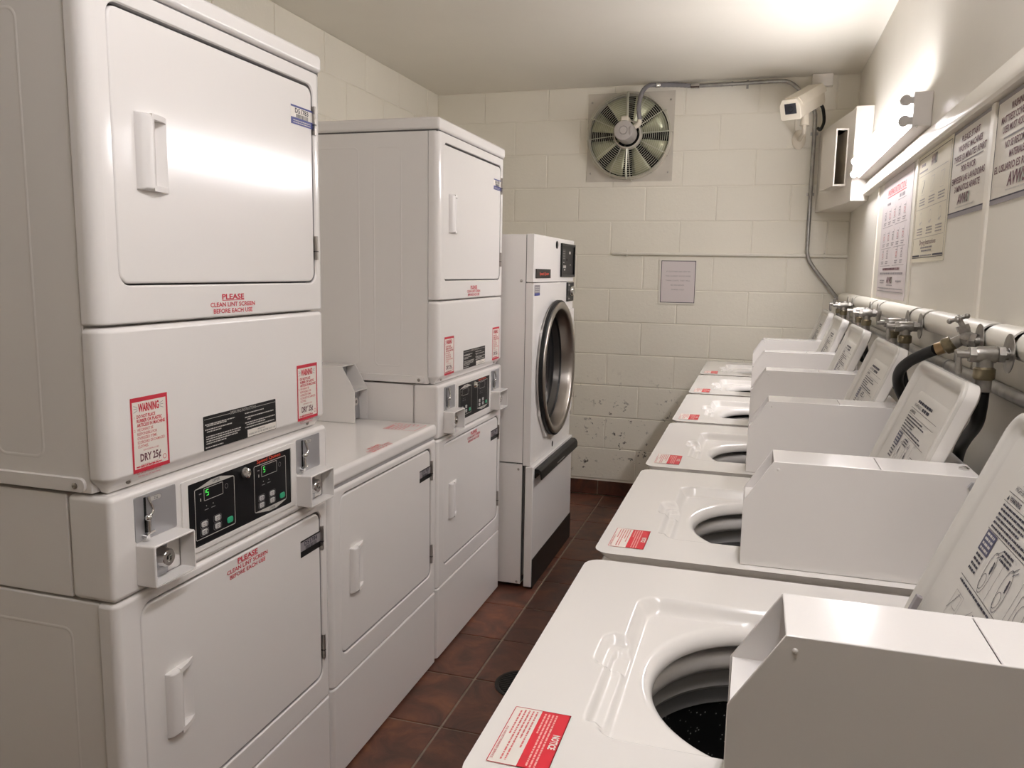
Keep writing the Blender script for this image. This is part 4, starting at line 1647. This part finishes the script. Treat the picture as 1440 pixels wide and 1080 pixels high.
# poster 2: cream drying instructions
t, F, W_, H_ = poster('instruction_poster', 2.785, 2.33, 1.403, 1.722, 'cream drying-instructions poster hanging between the tall white poster and the bilingual notice')
obj('sheet', MB().plate(F, 0, W_, 0, H_, .002, 0, .0012, M_CRM, seg=2), t, smooth=0)
b = MB()
b.frame(Fp, .012, W_ - .012, .012, H_ - .010, .002, M_INK, 1)
logo(b, Fp, W_ * .42, H_ - .045, .026, W_ * .16)
b.words(Fp, W_ * .12, W_ * .24, H_ - .036, .008, M_GRYI, 2, q)
b.words(Fp, W_ * .05, W_ * .32, H_ - .053, .005, M_GRYI, 2, q)
b.rect(Fp, W_ * .08, W_ * .92, H_ - .064, H_ - .063, M_GRYI, 2)
for c_, cx in enumerate((.22, .52, .80)):
    x = W_ * cx
    b.line(Fp, (x - .012, H_ - .115), (x + .016, H_ - .082), .004 if c_ == 0 else .002, M_INK if c_ == 0 else M_LGRY, 2)
    b.frame(Fp, x - .028, x + .022, H_ - .122, H_ - .078, .0015, M_LGRY, 2, .004)
    for k in range(3):
        b.words(Fp, x - .042, x + .04, H_ - .136 - k * .008, .0035, M_GRYI, 2, q)
    b.oval(Fp, (x, .128), .016, .019, .0020, M_LGRY, 2)
    b.line(Fp, (x - .016, .112), (x + .02, .118), .003, M_LGRY, 2)
    for k in range(3):
        b.words(Fp, x - .042, x + .04, .096 - k * .008, .0035, M_GRYI, 2, q)
b.rect(Fp, W_ * .05, W_ * .95, H_ - .163, H_ - .162, M_GRYI, 2)
b.rect(Fp, W_ * .05, W_ * .95, .071, .072, M_GRYI, 2)
b.text(Fp, 'Drying Instructions', W_ * .5, .050, .014, M_MAR, wd=W_ * .5)
b.words(Fp, W_ * .3, W_ * .66, .039, .0045, M_GRYI, 2, q)
b.words(Fp, W_ * .33, W_ * .64, .030, .0045, M_GRYI, 2, q)
b.rect(Fp, W_ * .03, W_ * .27, .016, .021, M_INK, 2)
b.rect(Fp, W_ * .69, W_ * .97, .016, .021, M_INK, 2)
b.words(Fp, W_ * .3, W_ * .66, .0165, .004, M_GRYI, 2, q)
obj('poster_print', b, t, smooth=0)

# poster 3
t, F, W_, H_ = poster('notice_poster', 2.318, 1.978, 1.506, 1.720, 'white bilingual notice about starting machines three minutes apart')
obj('sheet', MB().plate(F, 0, W_, 0, H_, .001, 0, .0014, M_PW, seg=2), t, smooth=0)
b = MB()
Fp = Frame((-.0015, 0, 0), -Y, Z)
b.frame(Fp, 0, W_, 0, H_, .0035, M_INK, 1, .0005)
b.rect(Fp, 0, W_, 0, .012, M_GRYI, 2)
b.rect(Fp, 0, W_, .010, .013, M_INK, 3)
b.rect(Fp, 0, W_, H_ - .008, H_, M_GRYI, 2)
for s_, v_, wd in (('PLEASE START', .178, .50), ('WASHING MACHINES', .156, .66), ('THREE (3) MINUTES APART', .134, .88), ('POR FAVOR', .106, .40), ('EMPIESEN LAS LAVADORAS', .082, .90), ('3 MINUTOS APARTE', .060, .70)):
    b.text(Fp, s_, W_ * .5, v_, .0145, M_MAR, wd=W_ * wd, bold=.02)
b.rect(Fp, W_ * .13, W_ * .88, .1265, .1295, M_GRYI, 2)
logo(b, Fp, W_ * .27, .030, .022, W_ * .30)
b.words(Fp, W_ * .22, W_ * .72, .021, .003, M_LGRY, 2, q)
obj('poster_print', b, t, smooth=0)

# poster 4
t, F, W_, H_ = poster('notice_poster', 1.928, 1.55, 1.508, 1.720, 'white notice with logo cut off by the right edge, next to the bilingual one')
obj('sheet', MB().plate(F, 0, W_, 0, H_, .001, 0, .0014, M_PW, seg=2), t, smooth=0)
b = MB()
b.frame(Fp, 0, W_, 0, H_, .0035, M_INK, 1, .0005)
b.rect(Fp, 0, W_, 0, .011, M_GRYI, 2)
b.rect(Fp, 0, W_, .009, .012, M_INK, 3)
b.rect(Fp, 0, W_, H_ - .009, H_, M_GRYI, 2)
for s_, v_, wd in (('WASHING OR DRYING OF', .178, .56), ('MATTRESS COVERS, OR COMFORTERS', .158, .88), ('USER MUST ASSUME RESPONSIBILITY', .138, .80), ('NO SE RECOMIENDA LAVAR', .106, .66), ('MATERIALES DE HULE', .085, .48), ('EL USUARIO ES RESPONSABLE', .062, .90)):
    b.text(Fp, s_, W_ * .53 if wd < .9 else W_ * .49, v_, .0135, M_MAR, wd=W_ * wd, bold=.02)
b.rect(Fp, W_ * .16, W_ * .84, .1255, .129, M_GRYI, 2)
logo(b, Fp, W_ * .30, .030, .024, W_ * .30)
b.words(Fp, W_ * .28, W_ * .78, .0205, .003, M_LGRY, 2, q)
obj('poster_print', b, t, smooth=0)

# ------------------------------------------------------------------ back wall things
# exhaust fan
ft = thing('exhaust_fan', 'round wall exhaust fan with wire guard high on the back wall', 'fan', (-.752, YB - .001, 2.134))
FB = Frame((0, 0, 0), X, Z)     # N = X x Z = -Y toward the room
b = MB()
sq = []
for k in range(64):
    a = 2 * PI * k / 64
    c_, s_ = math.cos(a), math.sin(a)
    mx_ = max(abs(c_), abs(s_))
    sq.append((c_ / mx_ * .2485, s_ / mx_ * .249))
ci_ = [(.228 * math.cos(2 * PI * k / 64), .228 * math.sin(2 * PI * k / 64)) for k in range(64)]
b.ringplate(FB, sq, ci_, 0, .004, M_FANP)
obj('mounting_plate', b, ft, smooth=30)
b = MB().lathe(FB, [(.230, .003), (.240, .005), (.236, .05), (.231, .055), (.229, .05), (.228, .003)], M_FANP, 64)
obj('shroud', b, ft, smooth=50)
obj('opening', MB().lathe(FB, [(.2285, .0015), (.0005, .0015)], M_HOLE, 48), ft)
for k in range(8):
    a0 = 2 * PI * (k + .48) / 8
    vs = []
    for r_, hw, tw in ((.055, .12, .03), (.10, .21, .028), (.16, .245, .024), (.222, .265, .02)):
        for q_i in range(5):
            f = -1 + q_i * .5
            a = a0 + f * hw
            vs.append(FB.p(r_ * math.cos(a), r_ * math.sin(a), .024 + f * tw * .5 + .004 * (1 - f * f)))
    fs = [(j * 5 + i, j * 5 + i + 1, (j + 1) * 5 + i + 1, (j + 1) * 5 + i) for j in range(3) for i in range(4)]
    b = MB().add(vs, fs, M_BLADE)
    o = obj('blade', b, ft, smooth=60)
    sm = o.modifiers.new('thick', 'SOLIDIFY')
    sm.thickness = .002
b = MB()
for j in range(15):
    r_ = .085 + j * .0112
    n_ = .066 + (.030 * (1 - ((r_ - .085) / .157) ** 2))
    b.tube([FB.p(r_ * math.cos(2 * PI * k / 48), r_ * math.sin(2 * PI * k / 48), n_) for k in range(49)], .0013, M_WIRE, 5, caps=False)
obj('guard_wires', b, ft, smooth=60)['kind'] = 'stuff'
for k in range(12):
    a = 2 * PI * (k + .15) / 12
    pts = []
    for r_, n_ in ((.07, .099), (.12, .091), (.18, .080), (.232, .066), (.246, .045), (.247, .006)):
        pts.append(FB.p(r_ * math.cos(a), r_ * math.sin(a), n_ + .002))
    obj('guard_spoke', MB().tube(pts, .002, M_WIRE, 6), ft, smooth=60)
b = MB().lathe(FB, [(.080, .070), (.080, .100), (.074, .110), (.070, .110)], M_FANP, 32)
b.lathe(FB, [(.056, .104), (.056, .225), (.051, .240), (.024, .246), (.021, .243), (.018, .246), (.0005, .246)], M_MOT, 36)
mo = obj('motor', b, ft, smooth=40)
b = MB().lathe(Frame(FB.p(.040, -.004, .238), X, Z), [(.016, 0), (.016, .008), (.013, .011), (.0005, .011)], M_MOT, 16, sc=(.65, 1.5))
obj('capacitor_cover', b, mo, smooth=50)
b = MB().box(-.026, .020, -.20, -.11, .048, .086, M_CAMW)
obj('junction_box', b, mo, bevel=.012, seg=3)
for sx in (-1, 1):
    for sz in (-1, 1):
        b = MB().lathe(FB, [(.006, .004), (.006, .008), (.001, .009)], M_STE, 8, c=(sx * .225, sz * .20))
        obj('bolt', b, ft)
# motor bracket arms
for a in (PI / 2 + .03, -PI / 2 - .02):
    b = MB().tube([FB.p(.07 * math.cos(a), .07 * math.sin(a), .098), FB.p(.20 * math.cos(a), .20 * math.sin(a), .086), FB.p(.237 * math.cos(a), .237 * math.sin(a), .06)], .006, M_WIRE, 8)
    obj('bracket_arm', b, ft)

# flexible cable conduit of the fan
yw = -.022
fo = Vector((-.752, -.001, 2.134))
flex = [p - fo for p in catmull([(-.672, -.178, 2.188), (-.682, -.178, 2.262), (-.673, -.146, 2.345), (-.646, -.086, 2.396), (-.600, -.035, 2.409), (-.504, yw, 2.408), (-.420, yw, 2.399)], 8)]
fc = obj('flexible_conduit', MB().tube(flex, [.0115 + .0012 * (i % 2) for i in range(len(flex))], M_FLEX, 12), ft, smooth=60)
obj('connector', MB().tube([Vector(p) - fo for p in ((-.700, -.178, 2.160), (-.686, -.178, 2.168), (-.675, -.178, 2.184), (-.674, -.178, 2.198))], .0135, M_CAMW, 12), fc)
obj('clamp', MB().tube([Vector(p) - fo for p in ((-.612, -.045, 2.4065), (-.592, -.034, 2.4085))], .0150, M_CHR, 12), fc)

# conduit
ct = thing('conduit', 'grey electrical conduit running from the fan past the camera and down the wall', 'conduit', (0, YB, 0))
yw = -.022
b = MB().tube(catmull([(-.394, yw, 2.396), (-.15, yw, 2.398), (.05, yw, 2.400), (.105, yw, 2.390), (.150, yw, 2.355), (.200, yw, 2.30), (.238, yw, 2.24), (.246, yw, 2.17), (.247, yw, 1.9), (.249, yw, 1.56), (.254, yw, 1.47), (.285, yw, 1.41), (.36, yw, 1.315), (.425, yw, 1.235)], 8), .0105, M_GALV, 12)
obj('rigid_conduit', b, ct, smooth=60)
obj('connector', MB().tube([(-.418, yw, 2.397), (-.372, yw, 2.397)], .0155, M_CHR, 12), ct)
obj('coupling', MB().tube([(-.20, yw, 2.398), (-.19, yw, 2.398)], .0130, M_GALV, 12), ct)
for x, z in ((-.115, 2.398), (.247, 1.80), (.247, 2.12)):
    b = MB().box(x - .02, x + .02, -.003, -.0006, z - .008, z + .008, M_GALV) if z < 2.3 else MB().box(x - .006, x + .006, -.003, -.0006, z - .025, z + .02, M_GALV)
    obj('strap', b, ct)

# small box at the ceiling
b = MB().box(.216, .322, YB - .05, YB - .001, 2.360, 2.4225, M_CAB)
tag(obj('junction_box', b, bevel=.003), 'small cream junction box at the ceiling above the security camera', 'box')

# security camera: axis from rear to front
c0, c1 = Vector((.232, 4.555, 2.285)), Vector((.104, 4.30, 2.167))
ax = (c1 - c0).normalized()
U = ax.cross(Z).normalized() * -1
V = U.cross(ax).normalized()
if V.z < 0:
    V = -V
sc_ = thing('security_camera', 'beige box-shaped security camera aimed down from the corner bracket', 'camera', tuple((c0 + c1) / 2))
mid = (c0 + c1) / 2
Ls = (c1 - c0).length
FC = Frame(c0 - mid, V.cross(ax), V)     # N = ax
if FC.N.dot(ax) < 0:
    FC = Frame(c0 - mid, ax.cross(V), V)
b = MB()
hs = [(-.046, -.047), (.046, -.047), (.050, -.036), (.050, .022), (.034, .048), (-.034, .048), (-.050, .022), (-.050, -.036)]
b.loops(FC, [([(u * .9, v * .9) for u, v in hs], -.004), (hs, .015), (hs, Ls * .55), (hs, Ls - .02)], M_CAMW, True, True)
hou = obj('housing', b, sc_, smooth=30, bevel=.003)
b = MB()
hf = [(u * 1.05, v * 1.05) for u, v in hs]
b.loops(FC, [(hf, Ls - .0195), (hf, Ls)], M_CAMW, True, True)
obj('front_bezel', b, sc_, bevel=.003)
b = MB().fbox(FC, -.026, .032, -.020, .030, Ls, Ls + .0015, M_LENS)
obj('window', b, sc_, smooth=0)
b = MB().lathe(FC, [(.015, Ls + .0015), (.012, Ls + .003), (.009, Ls + .001), (.0005, Ls + .001)], M_BLK, 20, c=(.004, .003))
obj('lens', b, sc_)
b = MB()
hr = [(-.055, .010), (-.052, .028), (-.036, .052), (.036, .052), (.052, .028), (.055, .010), (.051, .010), (.048, .026), (.033, .0475), (-.033, .0475), (-.048, .026), (-.051, .010)]
b.prism(FC, hr, -.01, Ls - .03, M_CAMW)
obj('sun_shield', b, sc_, smooth=30)
# bracket
pb = Vector((.182, 4.44, 2.170)) - mid
b = MB()
b.tube([pb + Vector((0, 0, .020)), pb + Vector((0, 0, -.03)), pb + Vector((0, 0, -.055))], [.02, .02, .024], M_CAMW, 16)
b.tube([pb + Vector((0, 0, -.05)), pb + Vector((0, .03, -.085)), Vector((.178, 4.62, 2.09)) - mid, Vector((.172, YB - .012, 2.09)) - mid], .010, M_CAMW, 12)
obj('bracket_arm', b, sc_)
b = MB().lathe(Frame(Vector((.170, YB - .001, 2.092)) - mid, X, Z), [(.042, 0), (.042, .006), (.034, .010), (.014, .014)], M_CAMW, 24, sc=(.85, 1.25), cap1=True)
obj('wall_base', b, sc_)
b = MB().tube(catmull([Vector((.258, 4.555, 2.236)) - mid, Vector((.272, 4.56, 2.215)) - mid, Vector((.283, 4.60, 2.16)) - mid, Vector((.272, 4.65, 2.128)) - mid, Vector((.262, YB - .052, 2.14)) - mid], 6), .0085, M_RUB, 10)
obj('cable', b, sc_)
b = MB().tube([Vector((.252, 4.548, 2.248)) - mid, Vector((.259, 4.555, 2.230)) - mid], .0105, M_CHR, 10)
obj('cable_gland', b, sc_)

# wall cabinet in the corner
cb = thing('wall_cabinet', 'cream wedge-shaped wall cabinet in the back corner past the strip light', 'cabinet', (0, 0, 0))
FZ = Frame((0, 0, 0), X, Y)
yn = 4.045
b = MB().prism(FZ, [(.384, yn), (XR - .001, yn), (XR - .001, YB - .001), (.276, YB - .001), (.378, yn + .10)], 1.703, 2.126, M_CAB)
obj('cabinet_body', b, cb, bevel=.003)
# open tan box on its front
d = Vector((.276 - .378, YB - yn - .10, 0)).normalized()
FO = Frame((.378, yn + .10, 0), -d, Z)      # N points into the room
b = MB()
o_ = [(-.40, 1.800), (-.07, 1.800), (-.07, 2.045), (-.40, 2.045)]
FE = Frame(FO.p(-.04, 0, 0), FO.N * -1, Z)   # opening faces the camera end
FE = Frame(FO.p(-.035, 0, .0), FO.N, Z)
sgn = -1 if FE.N.dot(Y) > 0 else 1
ou = [(.001, 1.785), (.058, 1.785), (.058, 2.05), (.001, 2.05)]
inn = [(.007, 1.793), (.052, 1.793), (.052, 2.042), (.007, 2.042)]
b.loops(FE, [(ou, -sgn * .25), (ou, 0), (inn, 0), (inn, -sgn * .24)], M_CAB, True, False)
b.add([FE.p(u, v, -sgn * .239) for u, v in inn], [(0, 1, 2, 3)], M_OPENB)
b.add([FE.p(u, v, -sgn * q) for q in (.002, .238) for u, v in [(x * .985 + .0004, z) for x, z in inn]], [(0, 1, 5, 4), (1, 2, 6, 5), (2, 3, 7, 6), (3, 0, 4, 7)], M_OPENB)
obj('open_box', b, cb, smooth=0)

# pipe across the back wall
pt = thing('wall_pipe', 'thin cream painted pipe running level across the back wall above the sign', 'pipe', (0, YB - .012, 1.472))
obj('pipe_run', MB().tube([(-.830, .008, .001), (-.826, 0, .001), (XR - .002, 0, -.004)], .009, M_PVC, 12), pt)
for x in (-.745, .34):
    obj('pipe_clip', MB().tube([(x - .004, 0, 0), (x + .004, 0, 0)], .0105, M_PVC, 12).box(x - .004, x + .004, .002, .0115, -.022, .024, M_PVC), pt)

# paper sign
sg = thing('paper_sign', 'small framed paper sign about leftover clothes on the back wall', 'sign', (-.548, YB - .0015, 1.188))
W_, H_ = .204, .248
F = Frame((0, 0, 0), X, Z)
obj('backing', MB().plate(F, -.006, W_ + .003, -.006, H_ + .004, .002, 0, .004, M_PVC, bev=.001, seg=2), sg)
b = MB()
Fp = Frame((0, -.0042, 0), X, Z)
b.rect(Fp, .006, W_ - .001, .004, H_ - .002, M_PAP, 1)
b.frame(Fp, .006, W_ - .001, .004, H_ - .002, .0035, M_INK, 2, .0003)
for s_, v_, wd in (('IF CLOTHES ARE LEFT IN', .180, .66), ('THE LAUNDRY ROOM MORE', .154, .70), ('THAN 2 DAYS, THEY WILL', .128, .68), ('BE DISCARDED.', .102, .38), ('THANK YOU!', .076, .36)):
    b.text(Fp, s_, W_ * .51, v_, .0075, M_GRYI, wd=W_ * wd, lv=2)
obj('sign_sheet', b, sg, smooth=0)

# second strip light on the ceiling, just above the picture
cl = thing('light_fixture', 'overhead two-tube strip light on the ceiling above the nearest machines', 'light', (.10, .12, ZC))
obj('housing', MB().box(-.055, .055, 0, 1.25, -.055, -.0005, M_FIX), cl, bevel=.003)
for dx in (.030, -.030):
    for y in (.012, 1.238):
        b = MB().tube([(dx, y - .010, -.075), (dx, y + .010, -.075)], .0155, M_SOCK, 18)
        b.box(dx - .010, dx + .010, y - .009, y + .009, -.076, -.053, M_SOCK)
        obj('lamp_socket', b, cl)
    obj('tube', MB().tube([(dx, .0225, -.075), (dx, 1.2275, -.075)], .0130, M_TUBE2, 18), cl)['label'] = 'glowing fluorescent tube'
